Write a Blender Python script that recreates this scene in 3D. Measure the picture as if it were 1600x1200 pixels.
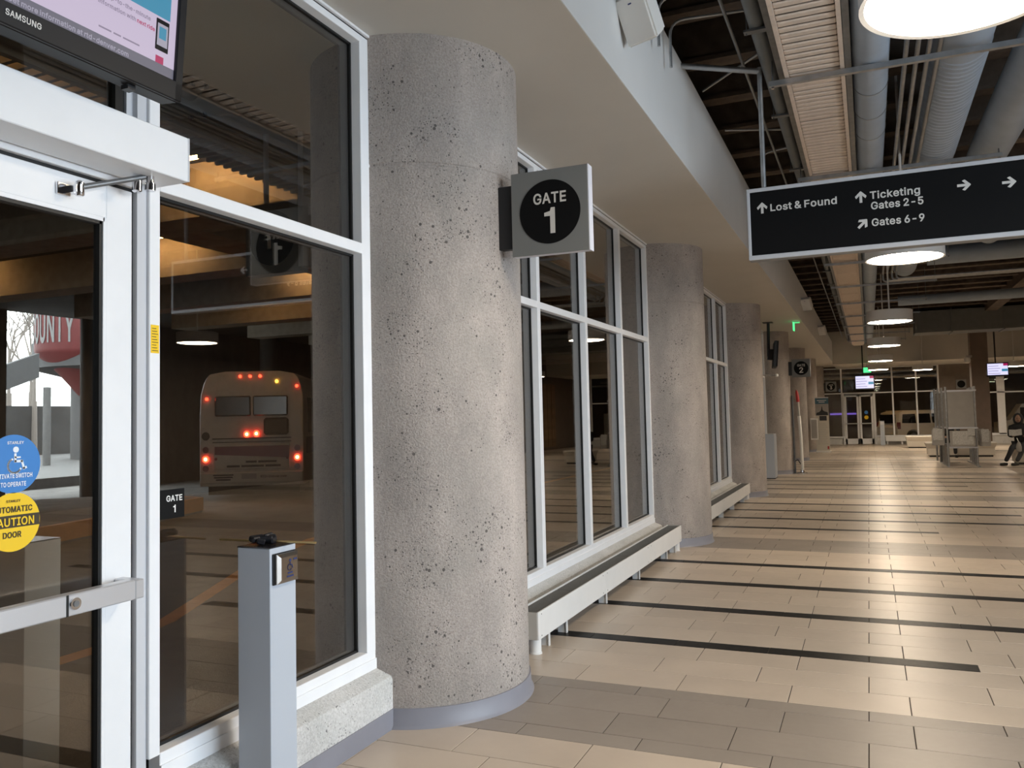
import bpy, bmesh, math, random
from mathutils import Vector, Matrix
from mathutils.geometry import delaunay_2d_cdt
random.seed(7)
for o in list(bpy.data.objects): bpy.data.objects.remove(o)
S = bpy.context.scene
C = S.collection
R = math.radians

# ------------------------------------------------------------------ camera
cam_d = bpy.data.cameras.new('camera'); cam = bpy.data.objects.new('camera', cam_d); C.objects.link(cam)
F_PX, YAW, PITCH, ROLL = 1297.0, .4045, .0543, -.0227
CAM = Vector((.0659, -4.8024, 1.5729))
_f = Vector((-math.sin(YAW)*math.cos(PITCH), math.cos(YAW)*math.cos(PITCH), math.sin(PITCH)))
_r = Vector((math.cos(YAW), math.sin(YAW), 0)); _u = _r.cross(_f)
_c, _s = math.cos(ROLL), math.sin(ROLL)
_r2 = _r*_c+_u*_s; _u2 = -_r*_s+_u*_c
cam.matrix_world = Matrix(((_r2.x, _u2.x, -_f.x, CAM.x), (_r2.y, _u2.y, -_f.y, CAM.y), (_r2.z, _u2.z, -_f.z, CAM.z), (0, 0, 0, 1)))
cam_d.sensor_width = 36; cam_d.lens = 36*F_PX/1600
cam_d.shift_y = (583.3-600)/1600
cam_d.clip_start = .05; cam_d.clip_end = 400
S.camera = cam

# ------------------------------------------------------------------ sky, daylight, exposure
SKY = 12.0
W = bpy.data.worlds.new('overcast_sky'); S.world = W; W.use_nodes = True
W.node_tree.nodes['Background'].inputs[0].default_value = (.77, .89, 1.0, 1)
W.node_tree.nodes['Background'].inputs[1].default_value = SKY
S.view_settings.view_transform = 'Standard'; S.view_settings.look = 'None'
S.view_settings.exposure = 0.0; S.view_settings.gamma = 1.0
S.view_settings.use_curve_mapping = False
def portal(name, loc, rot, sx, sy):
    l = bpy.data.lights.new(name, 'AREA'); l.shape = 'RECTANGLE'; l.size = sx; l.size_y = sy
    l.cycles.is_portal = True
    o = bpy.data.objects.new(name, l); o.location = loc; o.rotation_euler = rot; C.objects.link(o)
portal('window_portal', (5.25, -2.4, 1.85), (0, R(90), 0), 2.9, 5.8)       # street window bay in the right wall
PENDANT = 58.0

# ------------------------------------------------------------------ materials
MATS = {}
def nodes(name):
    m = bpy.data.materials.new(name); m.use_nodes = True
    nt = m.node_tree; MATS[name] = m
    return m, nt, nt.nodes['Principled BSDF']
def N(nt, t, **kw):
    n = nt.nodes.new(t)
    for k, v in kw.items():
        if k.startswith('i_'): n.inputs[k[2:].replace('_', ' ')].default_value = v
        else: setattr(n, k, v)
    return n
def mat(name, col, rough=.5, metal=0., var=0., vscale=6., bump=0., bscale=80., emit=None, estr=0., spec=.5):
    m, nt, b = nodes(name)
    b.inputs['Base Color'].default_value = (*col, 1); b.inputs['Roughness'].default_value = rough
    b.inputs['Metallic'].default_value = metal; b.inputs['Specular IOR Level'].default_value = spec
    tc = N(nt, 'ShaderNodeTexCoord')
    if var > 0:
        no = N(nt, 'ShaderNodeTexNoise', i_Scale=vscale, i_Detail=5.); nt.links.new(tc.outputs['Object'], no.inputs['Vector'])
        r = N(nt, 'ShaderNodeValToRGB'); r.color_ramp.elements[0].position = .3; r.color_ramp.elements[1].position = .7
        r.color_ramp.elements[0].color = (*[c*(1-var) for c in col], 1); r.color_ramp.elements[1].color = (*[min(1, c*(1+var)) for c in col], 1)
        nt.links.new(no.outputs[0], r.inputs[0]); nt.links.new(r.outputs[0], b.inputs['Base Color'])
    if bump > 0:
        no = N(nt, 'ShaderNodeTexNoise', i_Scale=bscale, i_Detail=3.); nt.links.new(tc.outputs['Object'], no.inputs['Vector'])
        bp = N(nt, 'ShaderNodeBump', i_Strength=bump, i_Distance=.01); nt.links.new(no.outputs[0], bp.inputs['Height']); nt.links.new(bp.outputs[0], b.inputs['Normal'])
    if emit:
        b.inputs['Emission Color'].default_value = (*emit, 1); b.inputs['Emission Strength'].default_value = estr
    return m

def concrete(name, base, dark, pits, spec=.3, streak=True):
    m, nt, b = nodes(name); L = nt.links.new
    tc = N(nt, 'ShaderNodeTexCoord')
    mp = N(nt, 'ShaderNodeMapping'); mp.inputs['Scale'].default_value = (1, 1, .45); L(tc.outputs['Object'], mp.inputs['Vector'])
    n1 = N(nt, 'ShaderNodeTexNoise', i_Scale=2.2, i_Detail=7., i_Roughness=.62); L(mp.outputs[0], n1.inputs['Vector'])
    r1 = N(nt, 'ShaderNodeValToRGB'); r1.color_ramp.elements[0].position = .34; r1.color_ramp.elements[1].position = .66
    r1.color_ramp.elements[0].color = (*dark, 1); r1.color_ramp.elements[1].color = (*base, 1); L(n1.outputs[0], r1.inputs[0])
    # fine aggregate speckle
    n2 = N(nt, 'ShaderNodeTexNoise', i_Scale=95., i_Detail=4., i_Roughness=.65); L(tc.outputs['Object'], n2.inputs['Vector'])
    r2 = N(nt, 'ShaderNodeValToRGB'); r2.color_ramp.elements[0].position = .33; r2.color_ramp.elements[1].position = .62
    r2.color_ramp.elements[0].color = (.76, .75, .74, 1); r2.color_ramp.elements[1].color = (1.06, 1.06, 1.06, 1); L(n2.outputs[0], r2.inputs[0])
    mx = N(nt, 'ShaderNodeMix', data_type='RGBA', blend_type='MULTIPLY'); mx.inputs[0].default_value = 1.
    L(r1.outputs[0], mx.inputs[6]); L(r2.outputs[0], mx.inputs[7])
    # grey-green damp stains
    n4 = N(nt, 'ShaderNodeTexNoise', i_Scale=3.1, i_Detail=5., i_Roughness=.7); 
    mp2 = N(nt, 'ShaderNodeMapping'); mp2.inputs['Location'].default_value = (5, 3, 1); mp2.inputs['Scale'].default_value = (1, 1, .7); L(tc.outputs['Object'], mp2.inputs['Vector']); L(mp2.outputs[0], n4.inputs['Vector'])
    r4 = N(nt, 'ShaderNodeValToRGB'); r4.color_ramp.elements[0].position = .45; r4.color_ramp.elements[1].position = .72
    r4.color_ramp.elements[0].color = (0, 0, 0, 1); r4.color_ramp.elements[1].color = (.45, .45, .45, 1); L(n4.outputs[0], r4.inputs[0])
    mx3 = N(nt, 'ShaderNodeMix', data_type='RGBA'); L(r4.outputs[0], mx3.inputs[0]); L(mx.outputs[2], mx3.inputs[6]); mx3.inputs[7].default_value = (dark[0]*.80, dark[1]*.86, dark[2]*.84, 1)
    # bug holes: clusters of small voids and a few larger ones
    n3 = N(nt, 'ShaderNodeTexNoise', i_Scale=4.2, i_Detail=4., i_Roughness=.65); L(tc.outputs['Object'], n3.inputs['Vector'])
    holes = []
    for sc, gain, base in ((75., 1.5, -.70), (30., .9, -.44)):
        v = N(nt, 'ShaderNodeTexVoronoi', i_Scale=sc, i_Randomness=1.); L(tc.outputs['Object'], v.inputs['Vector'])
        wn = N(nt, 'ShaderNodeTexWhiteNoise'); L(v.outputs['Color'], wn.inputs['Vector'])
        rad = N(nt, 'ShaderNodeMath', operation='MULTIPLY_ADD'); L(n3.outputs[0], rad.inputs[0]); rad.inputs[1].default_value = gain; rad.inputs[2].default_value = base + pits
        rr = N(nt, 'ShaderNodeMath', operation='MULTIPLY_ADD'); L(wn.outputs['Value'], rr.inputs[0]); rr.inputs[1].default_value = .36; rr.inputs[2].default_value = -.18
        ad = N(nt, 'ShaderNodeMath', operation='ADD'); L(rad.outputs[0], ad.inputs[0]); L(rr.outputs[0], ad.inputs[1])
        cl = N(nt, 'ShaderNodeMath', operation='MINIMUM'); L(ad.outputs[0], cl.inputs[0]); cl.inputs[1].default_value = .27
        lt = N(nt, 'ShaderNodeMath', operation='LESS_THAN'); L(v.outputs['Distance'], lt.inputs[0]); L(cl.outputs[0], lt.inputs[1]); holes.append(lt)
    lt = N(nt, 'ShaderNodeMath', operation='MAXIMUM'); L(holes[0].outputs[0], lt.inputs[0]); L(holes[1].outputs[0], lt.inputs[1])
    mx2 = N(nt, 'ShaderNodeMix', data_type='RGBA'); L(lt.outputs[0], mx2.inputs[0]); L(mx3.outputs[2], mx2.inputs[6])
    mx2.inputs[7].default_value = (*[c*.36 for c in dark], 1)
    L(mx2.outputs[2], b.inputs['Base Color'])
    hs = N(nt, 'ShaderNodeMath', operation='MULTIPLY_ADD'); L(lt.outputs[0], hs.inputs[0]); hs.inputs[1].default_value = -1.2; L(n2.outputs[0], hs.inputs[2])
    bp = N(nt, 'ShaderNodeBump', i_Strength=.85, i_Distance=.009); L(hs.outputs[0], bp.inputs['Height']); L(bp.outputs[0], b.inputs['Normal'])
    b.inputs['Roughness'].default_value = .8; b.inputs['Specular IOR Level'].default_value = spec
    return m

def tile(name, col, rough, var):
    m, nt, b = nodes(name); L = nt.links.new
    oi = N(nt, 'ShaderNodeObjectInfo'); g = N(nt, 'ShaderNodeNewGeometry'); tc = N(nt, 'ShaderNodeTexCoord')
    a = N(nt, 'ShaderNodeMath', operation='ADD'); L(oi.outputs['Random'], a.inputs[0]); L(g.outputs['Random Per Island'], a.inputs[1])
    fr = N(nt, 'ShaderNodeMath', operation='FRACT'); L(a.outputs[0], fr.inputs[0])
    no = N(nt, 'ShaderNodeTexNoise', i_Scale=3., i_Detail=5.); L(g.outputs['Position'], no.inputs['Vector'])
    ad = N(nt, 'ShaderNodeMath', operation='MULTIPLY_ADD'); L(fr.outputs[0], ad.inputs[0]); ad.inputs[1].default_value = .5; L(no.outputs[0], ad.inputs[2])
    r = N(nt, 'ShaderNodeValToRGB'); r.color_ramp.elements[0].position = .3; r.color_ramp.elements[1].position = 1.0
    r.color_ramp.elements[0].color = (*[c*(1-var) for c in col], 1); r.color_ramp.elements[1].color = (*[c*(1+var) for c in col], 1)
    L(ad.outputs[0], r.inputs[0]); L(r.outputs[0], b.inputs['Base Color'])
    n2 = N(nt, 'ShaderNodeTexNoise', i_Scale=25., i_Detail=4.); L(g.outputs['Position'], n2.inputs['Vector'])
    rr = N(nt, 'ShaderNodeMapRange'); L(n2.outputs[0], rr.inputs[0]); rr.inputs[3].default_value = rough-.05; rr.inputs[4].default_value = rough+.07
    L(rr.outputs[0], b.inputs['Roughness'])
    return m

def glass(name, tint, r0=.045, rough=0.):
    m, nt, b = nodes(name); L = nt.links.new; nt.nodes.remove(b)
    out = nt.nodes['Material Output']
    lw = N(nt, 'ShaderNodeLayerWeight', i_Blend=.5)          # Schlick's approximation of the Fresnel reflection of a pane
    p = N(nt, 'ShaderNodeMath', operation='POWER'); L(lw.outputs['Facing'], p.inputs[0]); p.inputs[1].default_value = 5.
    fr = N(nt, 'ShaderNodeMath', operation='MULTIPLY_ADD'); L(p.outputs[0], fr.inputs[0]); fr.inputs[1].default_value = 1-r0; fr.inputs[2].default_value = r0
    t = N(nt, 'ShaderNodeBsdfTransparent'); t.inputs[0].default_value = (*tint, 1)
    gl = N(nt, 'ShaderNodeBsdfGlossy'); gl.inputs['Roughness'].default_value = rough; gl.inputs['Color'].default_value = (1, 1, 1, 1)
    mx = N(nt, 'ShaderNodeMixShader'); L(fr.outputs[0], mx.inputs[0]); L(t.outputs[0], mx.inputs[1]); L(gl.outputs[0], mx.inputs[2]); L(mx.outputs[0], out.inputs['Surface'])
    return m

M = {}
M['column'] = concrete('column_concrete', (.51, .452, .412), (.345, .308, .284), .012)
M['curb'] = concrete('curb_concrete', (.74, .73, .715), (.60, .59, .575), -.06)
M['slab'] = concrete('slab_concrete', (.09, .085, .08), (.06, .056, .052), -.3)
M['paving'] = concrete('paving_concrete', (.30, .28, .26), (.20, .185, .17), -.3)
M['asphalt'] = mat('asphalt', (.12, .115, .11), .85, var=.3, vscale=1.5)
M['tile_light'] = tile('tile_light', (.53, .447, .366), .31, .10)
M['tile_grey'] = tile('tile_grey', (.275, .238, .205), .36, .10)
M['tile_black'] = tile('tile_black', (.012, .012, .0125), .36, .15)
M['tile_black'].node_tree.nodes['Principled BSDF'].inputs['Specular IOR Level'].default_value = .1
M['grout'] = mat('grout', (.055, .045, .038), .9)
M['rubber'] = mat('rubber_base', (.235, .235, .27), .45, var=.05)
M['soffit'] = mat('soffit_paint', (.60, .57, .515), .6, var=.02, vscale=2.)
M['fascia'] = mat('fascia_paint', (.70, .70, .69), .6, var=.02, vscale=2.)
M['white'] = mat('white_aluminium', (.86, .865, .88), .38, var=.02)
M['alu'] = mat('grey_aluminium', (.60, .61, .64), .35)
M['gasket'] = mat('black_gasket', (.008, .008, .008), .45)
M['dkframe'] = mat('dark_outer_frame', (.05, .05, .05), .5)
M['glass'] = glass('tinted_glass', (.74, .72, .68), .115)
M['glass_far'] = glass('far_glass', (.86, .85, .82))
M['glass_car'] = glass('vehicle_glass', (.16, .17, .18), .05)
M['heater'] = mat('heater_enamel', (.74, .735, .72), .42, var=.02)
M['heater_end'] = mat('heater_end', (.45, .43, .39), .5)
M['grille'] = mat('heater_grille', (.20, .195, .18), .5, metal=.3, bump=.3, bscale=200)
M['sign_grey'] = mat('sign_grey', (.215, .22, .215), .45)
M['sign_edge'] = mat('sign_edge', (.66, .67, .74), .4, metal=.1)
M['sign_black'] = mat('sign_black', (.006, .006, .0065), .65, spec=.15)
M['letter'] = mat('letter_white', (.72, .70, .66), .6)
M['letter_far'] = mat('letter_white_b', (.75, .74, .72), .6)
M['steel'] = mat('brushed_steel', (.66, .66, .68), .34, metal=.55, bump=.05, bscale=300)
M['plate_steel'] = mat('push_plate_steel', (.42, .39, .36), .22, metal=1.)
M['chrome'] = mat('chrome', (.72, .72, .74), .12, metal=1.)
M['galv'] = mat('galvanised', (.42, .43, .44), .42, metal=.85, var=.15, vscale=12)
M['galv_dark'] = mat('galvanised_dark', (.20, .205, .21), .45, metal=.7, var=.15, vscale=12)
M['duct'] = mat('duct_grey', (.37, .44, .53), .5, var=.06, vscale=5.)
M['duct_dark'] = mat('duct_dark', (.16, .17, .17), .55, var=.08)
M['tray'] = mat('tray_beige', (.72, .60, .50), .6, var=.06, vscale=20)
M['black_metal'] = mat('black_metal', (.02, .02, .022), .45)
M['black_gloss'] = mat('black_gloss', (.015, .015, .018), .2)
M['bollard'] = mat('bollard_blue_grey', (.46, .50, .56), .35)
M['brass'] = mat('brass', (.55, .42, .2), .3, metal=.9)
M['blue'] = mat('decal_blue', (.045, .22, .58), .45)
M['yellow'] = mat('decal_yellow', (.90, .58, .01), .5)
M['dkprint'] = mat('decal_print', (.045, .03, .01), .5)
M['whprint'] = mat('decal_white', (.85, .88, .92), .5)
M['lamp'] = mat('lamp_diffuser', (.9, .88, .84), .5, emit=(1., .84, .64), estr=PENDANT)
M['lamp_shell'] = mat('lamp_shell', (.74, .72, .69), .45)
M['joist'] = mat('joist_fireproofed', (.13, .10, .078), .85, var=.25, vscale=8., bump=.4, bscale=40)
M['deck'] = mat('ceiling_deck', (.05, .046, .04), .9, var=.25, vscale=3.)
M['brown'] = mat('brown_panel', (.16, .125, .10), .6, var=.1)
M['pillar'] = mat('brown_pillar', (.20, .15, .12), .6, var=.1, vscale=3)
M['wall'] = mat('painted_wall', (.42, .39, .35), .7, var=.03)
M['bench'] = mat('bench_white', (.66, .62, .55), .45)
M['skin'] = mat('skin', (.32, .19, .13), .6)
M['cloth_black'] = mat('dark_clothing', (.018, .018, .02), .85)
M['cloth_grey'] = mat('charcoal_trousers', (.045, .048, .055), .85)
M['shoe'] = mat('black_shoes', (.012, .012, .012), .5)
M['paper'] = mat('newsprint', (.46, .455, .44), .8, var=.2, vscale=30)
M['red'] = mat('red_paint', (.45, .03, .03), .5)
M['panel_grey'] = mat('panel_grey', (.33, .315, .295), .55, var=.05)
M['bus_white'] = mat('bus_white', (.50, .46, .40), .4, var=.08)
M['bus_maroon'] = mat('bus_maroon', (.17, .02, .05), .4)
M['bus_blue'] = mat('bus_blue', (.02, .035, .13), .4)
M['bus_black'] = mat('bus_rubber', (.012, .012, .012), .6)
M['taillight'] = mat('taillight', (.5, .02, .01), .3, emit=(1., .05, .02), estr=14.)
M['tailcore'] = mat('taillight_core', (.8, .3, .1), .3, emit=(1., .42, .12), estr=30.)
M['amber'] = mat('amber_light', (.7, .35, .02), .3, emit=(1., .5, .05), estr=10.)
M['red_dull'] = mat('unlit_red_lens', (.18, .015, .02), .3)
M['suv'] = mat('suv_white', (.85, .80, .70), .35)
M['tyre'] = mat('tyre', (.015, .015, .015), .8)
M['orange'] = mat('kerb_orange', (.62, .30, .07), .7, var=.15)
M['beam'] = mat('garage_beam', (.36, .30, .23), .8, var=.15)
M['tube'] = mat('tube_lamp', (.9, .8, .6), .5, emit=(1., .60, .25), estr=48.)
M['wood'] = mat('wood_slat', (.26, .165, .09), .6, var=.35, vscale=4.)
M['redsign'] = mat('red_sign', (.09, .010, .010), .6, var=.1)
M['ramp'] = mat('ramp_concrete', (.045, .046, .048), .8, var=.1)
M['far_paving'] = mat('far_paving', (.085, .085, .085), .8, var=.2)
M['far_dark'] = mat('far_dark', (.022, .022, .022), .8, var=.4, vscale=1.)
M['letter_dim'] = mat('dimmed_letters', (.13, .13, .13), .7)  # white letters darkened in colour because the bright sky overexposes them
M['bark'] = mat('bark', (.16, .14, .125), .9)
M['screen_frame'] = mat('screen_bezel', (.012, .012, .014), .45, spec=.3)
M['scr_body'] = mat('screen_lilac', (.02, .02, .02), .4, emit=(.62, .53, .70), estr=.85)
M['scr_bar'] = mat('screen_slate', (.02, .02, .02), .4, emit=(.16, .155, .21), estr=.75)
M['scr_blue'] = mat('screen_blue', (.02, .02, .02), .4, emit=(.05, .30, .48), estr=.8)
M['scr_red'] = mat('screen_red', (.02, .02, .02), .4, emit=(.55, .02, .14), estr=.7)
M['scr_text'] = mat('screen_text', (.02, .02, .02), .4, emit=(.30, .25, .36), estr=.8)
M['scr_light'] = mat('screen_light_text', (.02, .02, .02), .4, emit=(.42, .40, .50), estr=.8)
M['scr_far'] = mat('screen_far', (.02, .02, .02), .4, emit=(.72, .70, 1.), estr=1.1)
M['scr_dim'] = mat('screen_dim', (.05, .05, .05), .25, var=.5, vscale=9., emit=(.12, .115, .12), estr=.8)
M['exit_green'] = mat('exit_green', (.02, .3, .08), .4, emit=(.08, .8, .25), estr=1.6)
M['poster_blue'] = mat('poster_teal', (.05, .13, .19), .6)
M['poster'] = mat('poster_cream', (.62, .58, .5), .6)
M['violet'] = mat('violet_sign', (.1, .05, .4), .5, emit=(.30, .18, .9), estr=.7)
M['cream'] = mat('cream_white', (.8, .78, .74), .45)

# ------------------------------------------------------------------ mesh helpers
ORG = {}
class MB:
    def __init__(s): s.v = []; s.f = []
    def add(s, vs, fs):
        n = len(s.v); s.v += [tuple(v) for v in vs]; s.f += [tuple(i+n for i in f) for f in fs]; return s
    def box(s, x0, x1, y0, y1, z0, z1):
        return s.add([(x0, y0, z0), (x1, y0, z0), (x1, y1, z0), (x0, y1, z0), (x0, y0, z1), (x1, y0, z1), (x1, y1, z1), (x0, y1, z1)],
                     [(3, 2, 1, 0), (4, 5, 6, 7), (0, 1, 5, 4), (1, 2, 6, 5), (2, 3, 7, 6), (3, 0, 4, 7)])
    def bbox(s, x0, x1, y0, y1, z0, z1, b=.004):
        """box with chamfered edges"""
        bm = bmesh.new(); MBx = MB().box(x0, x1, y0, y1, z0, z1)
        vs = [bm.verts.new(v) for v in MBx.v]
        for f in MBx.f: bm.faces.new([vs[i] for i in f])
        bmesh.ops.bevel(bm, geom=bm.edges[:], offset=b, segments=1, affect='EDGES')
        bm.verts.index_update(); s.add([v.co[:] for v in bm.verts], [[v.index for v in f.verts] for f in bm.faces]); bm.free(); return s
    def tube(s, pts, r, n=10, cap=True, closed=False):
        pts = [Vector(p) for p in pts]; rings = []
        rs = r if isinstance(r, (list, tuple)) else [r]*len(pts)
        up = None
        for i, p in enumerate(pts):
            a = pts[max(i-1, 0)]; b = pts[min(i+1, len(pts)-1)]
            t = (b-a).normalized()
            if up is None: up = Vector((0, 0, 1)) if abs(t.z) < .9 else Vector((1, 0, 0))
            x = t.cross(up).normalized(); y = x.cross(t).normalized(); up = y
            rings.append([p+x*math.cos(2*math.pi*k/n)*rs[i]+y*math.sin(2*math.pi*k/n)*rs[i] for k in range(n)])
        vs = [v for q in rings for v in q]; fs = []
        for i in range(len(pts)-1):
            for k in range(n):
                fs.append((i*n+k, i*n+(k+1) % n, (i+1)*n+(k+1) % n, (i+1)*n+k))
        if cap: fs.append(tuple(range(n-1, -1, -1))); fs.append(tuple((len(pts)-1)*n+k for k in range(n)))
        return s.add(vs, fs)
    def lathe(s, prof, c=(0, 0), n=48, cap=True):
        vs = []; fs = []; m = len(prof)
        for (r, z) in prof:
            for k in range(n): vs.append((c[0]+r*math.cos(2*math.pi*k/n), c[1]+r*math.sin(2*math.pi*k/n), z))
        for i in range(m-1):
            for k in range(n): fs.append((i*n+k, i*n+(k+1) % n, (i+1)*n+(k+1) % n, (i+1)*n+k))
        if cap: fs.append(tuple(range(n-1, -1, -1))); fs.append(tuple((m-1)*n+k for k in range(n)))
        return s.add(vs, fs)
    def prism(s, poly, o, ra, ua, da, depth):
        """2-D polygon in the (ra,ua) plane at o, extruded by depth along da"""
        o, ra, ua, da = Vector(o), Vector(ra), Vector(ua), Vector(da); n = len(poly)
        a = [o+ra*p[0]+ua*p[1] for p in poly]; b = [v+da*depth for v in a]
        fs = [tuple(range(n)), tuple(range(2*n-1, n-1, -1))]+[(i, i+n, (i+1) % n+n, (i+1) % n) for i in range(n)]
        return s.add(a+b, fs)
    def xf(s, mtx):
        s.v = [tuple(mtx @ Vector(v)) for v in s.v]; return s
    def build(s, name, m, parent=None, smooth=False, local=False, at=None):
        if parent is None:
            if at is None:
                xs, ys, zs = zip(*s.v); at = ((min(xs)+max(xs))/2, (min(ys)+max(ys))/2, min(zs))
            org = Vector(at)
        else: org = ORG[parent]
        me = bpy.data.meshes.new(name)
        vs = s.v if local else [(v[0]-org.x, v[1]-org.y, v[2]-org.z) for v in s.v]
        me.from_pydata(vs, [], s.f); me.update()
        bm = bmesh.new(); bm.from_mesh(me); bmesh.ops.recalc_face_normals(bm, faces=bm.faces); bm.to_mesh(me); bm.free()
        me.materials.append(M[m] if isinstance(m, str) else m)
        o = bpy.data.objects.new(name, me); C.objects.link(o)
        if parent is None: o.location = org
        else: o.parent = parent
        ORG[o] = org.copy() if not local else Vector((0, 0, 0))
        if smooth:
            for p in me.polygons: p.use_smooth = True
            if hasattr(me, 'set_sharp_from_angle'): me.set_sharp_from_angle(angle=R(40))
        return o
def tag(o, label=None, cat=None, group=None, kind=None):
    if label: o['label'] = label
    if cat: o['category'] = cat
    if group: o['group'] = group
    if kind: o['kind'] = kind
    return o
def thing(name, loc, label=None, cat=None, group=None, kind=None, rz=0.):
    o = bpy.data.objects.new(name, None); o.location = loc; o.rotation_euler = (0, 0, rz); o.empty_display_size = .1; C.objects.link(o)
    ORG[o] = Vector(loc); return tag(o, label, cat, group, kind)
def local_thing(name, loc, rz, *a, **k):
    o = thing(name, loc, *a, rz=rz, **k); ORG[o] = Vector((0, 0, 0)); return o
def clone(o, parent=None, d=None):
    c = o.copy(); C.objects.link(c); c.parent = parent
    if d is not None: c.location = Vector(o.location)+Vector(d)
    ORG[c] = ORG.get(o, Vector())+(Vector(d) if d is not None else Vector())
    for ch in list(o.children): clone(ch, c)
    return c
def struct(o): o['kind'] = 'structure'; return o
def disc(n, r, cx=0., cy=0.): return [(cx+r*math.cos(2*math.pi*k/n), cy+r*math.sin(2*math.pi*k/n)) for k in range(n)]
XA, YA, ZA = (1, 0, 0), (0, 1, 0), (0, 0, 1)
FACE = {'-y': ((1, 0, 0), (0, 0, 1), (0, -1, 0)), '+x': ((0, 1, 0), (0, 0, 1), (1, 0, 0)), '+y': ((-1, 0, 0), (0, 0, 1), (0, 1, 0)), 'loc': ((1, 0, 0), (0, 0, 1), (0, -1, 0))}
GLYPHS = {}
def load_glyphs():
    for rec in GLYPH_DATA.split('~'):
        c = rec[0]; adv, body = rec[1:].split(':', 1); loops = []
        for lp in body.split('|'): loops.append([tuple(float(q)/500 for q in p.split()) for p in lp[1:].split(',')])
        vs, es = [], []
        for l in loops:
            n = len(vs); vs += [Vector(p) for p in l]; es += [(n+i, n+(i+1) % len(l)) for i in range(len(l))]
        ov, oe, of = delaunay_2d_cdt(vs, es, [], 0, 1e-6)[:3]
        def winding(x, y):
            w = 0
            for l in loops:
                for (x0, y0), (x1, y1) in zip(l, l[1:]+l[:1]):
                    if (y0 > y) != (y1 > y) and x < (x1-x0)*(y-y0)/(y1-y0)+x0: w += 1 if y1 > y0 else -1
            return w
        fs = []
        for f in of:
            cx = sum(ov[k].x for k in f)/len(f); cy = sum(ov[k].y for k in f)/len(f)
            if winding(cx, cy): fs.append(tuple(f))
        vs = [(v.x, v.y) for v in ov]
        GLYPHS[c] = (float(adv)/500, vs, fs)
    GLYPHS['1'] = (.40, [(.185, -.02), (.295, -.02), (.295, .528), (.205, .528), (.185, .455), (.055, .425), (.055, .35), (.185, .35)], [(0, 1, 2, 7), (7, 2, 3, 4), (7, 4, 5, 6)])
CAPH = .548
def text(body, size, m, parent, o, face='-y', name='lettering', bold=.0, align='CENTER', depth=.002, sx=1., arc=None, spacing=1., cap=None, width=None):
    """flat print in a bold sans face; size ~ em height (cap height = .69 size) unless cap is given; o = centre of the cap height"""
    cap = cap or size*.69; k = cap/CAPH
    ra, ua, da = [Vector(v) for v in (FACE[face] if isinstance(face, str) else face)]; o = Vector(o); b = MB()
    lines = body.split('\n')
    for li, line in enumerate(lines):
        vs, fs, x = [], [], 0.
        for ch in line:
            if ch not in GLYPHS: x += .14; continue
            adv, gv, gf = GLYPHS[ch]; n = len(vs)
            vs += [(x+a, c) for a, c in gv]; fs += [tuple(t+n for t in f) for f in gf]; x += adv*spacing
        if not vs: continue
        x0 = min(v[0] for v in vs); x1 = max(v[0] for v in vs); kx = (width/(x1-x0)) if width else k*sx
        ox = {'CENTER': -(x1-x0)/2*kx, 'LEFT': 0., 'RIGHT': -(x1-x0)*kx}[align]; dz = -cap/2-(li-(len(lines)-1)/2)*cap*1.5
        out = []
        for (a, c) in vs:
            u, v = (a-x0)*kx+ox, c*k+dz
            if arc: t = u/arc; out.append(o+ra*math.sin(t)*arc+da*((math.cos(t)-1)*arc+depth)+ua*v)
            else: out.append(o+ra*u+ua*v+da*depth)
        b.add(out, fs)
    return b.build(name, m, parent)

def bend(pts, r=.12, n=5):
    """round the corners of a polyline"""
    pts = [Vector(p) for p in pts]; out = [pts[0]]
    for a, b, c in zip(pts, pts[1:], pts[2:]):
        d1 = (a-b).normalized(); d2 = (c-b).normalized(); q = min(r, (a-b).length*.45, (c-b).length*.45)
        p0 = b+d1*q; p2 = b+d2*q
        for k in range(n+1):
            t = k/n; out.append(p0*(1-t)**2+b*2*t*(1-t)+p2*t*t)
    out.append(pts[-1]); return out

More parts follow.
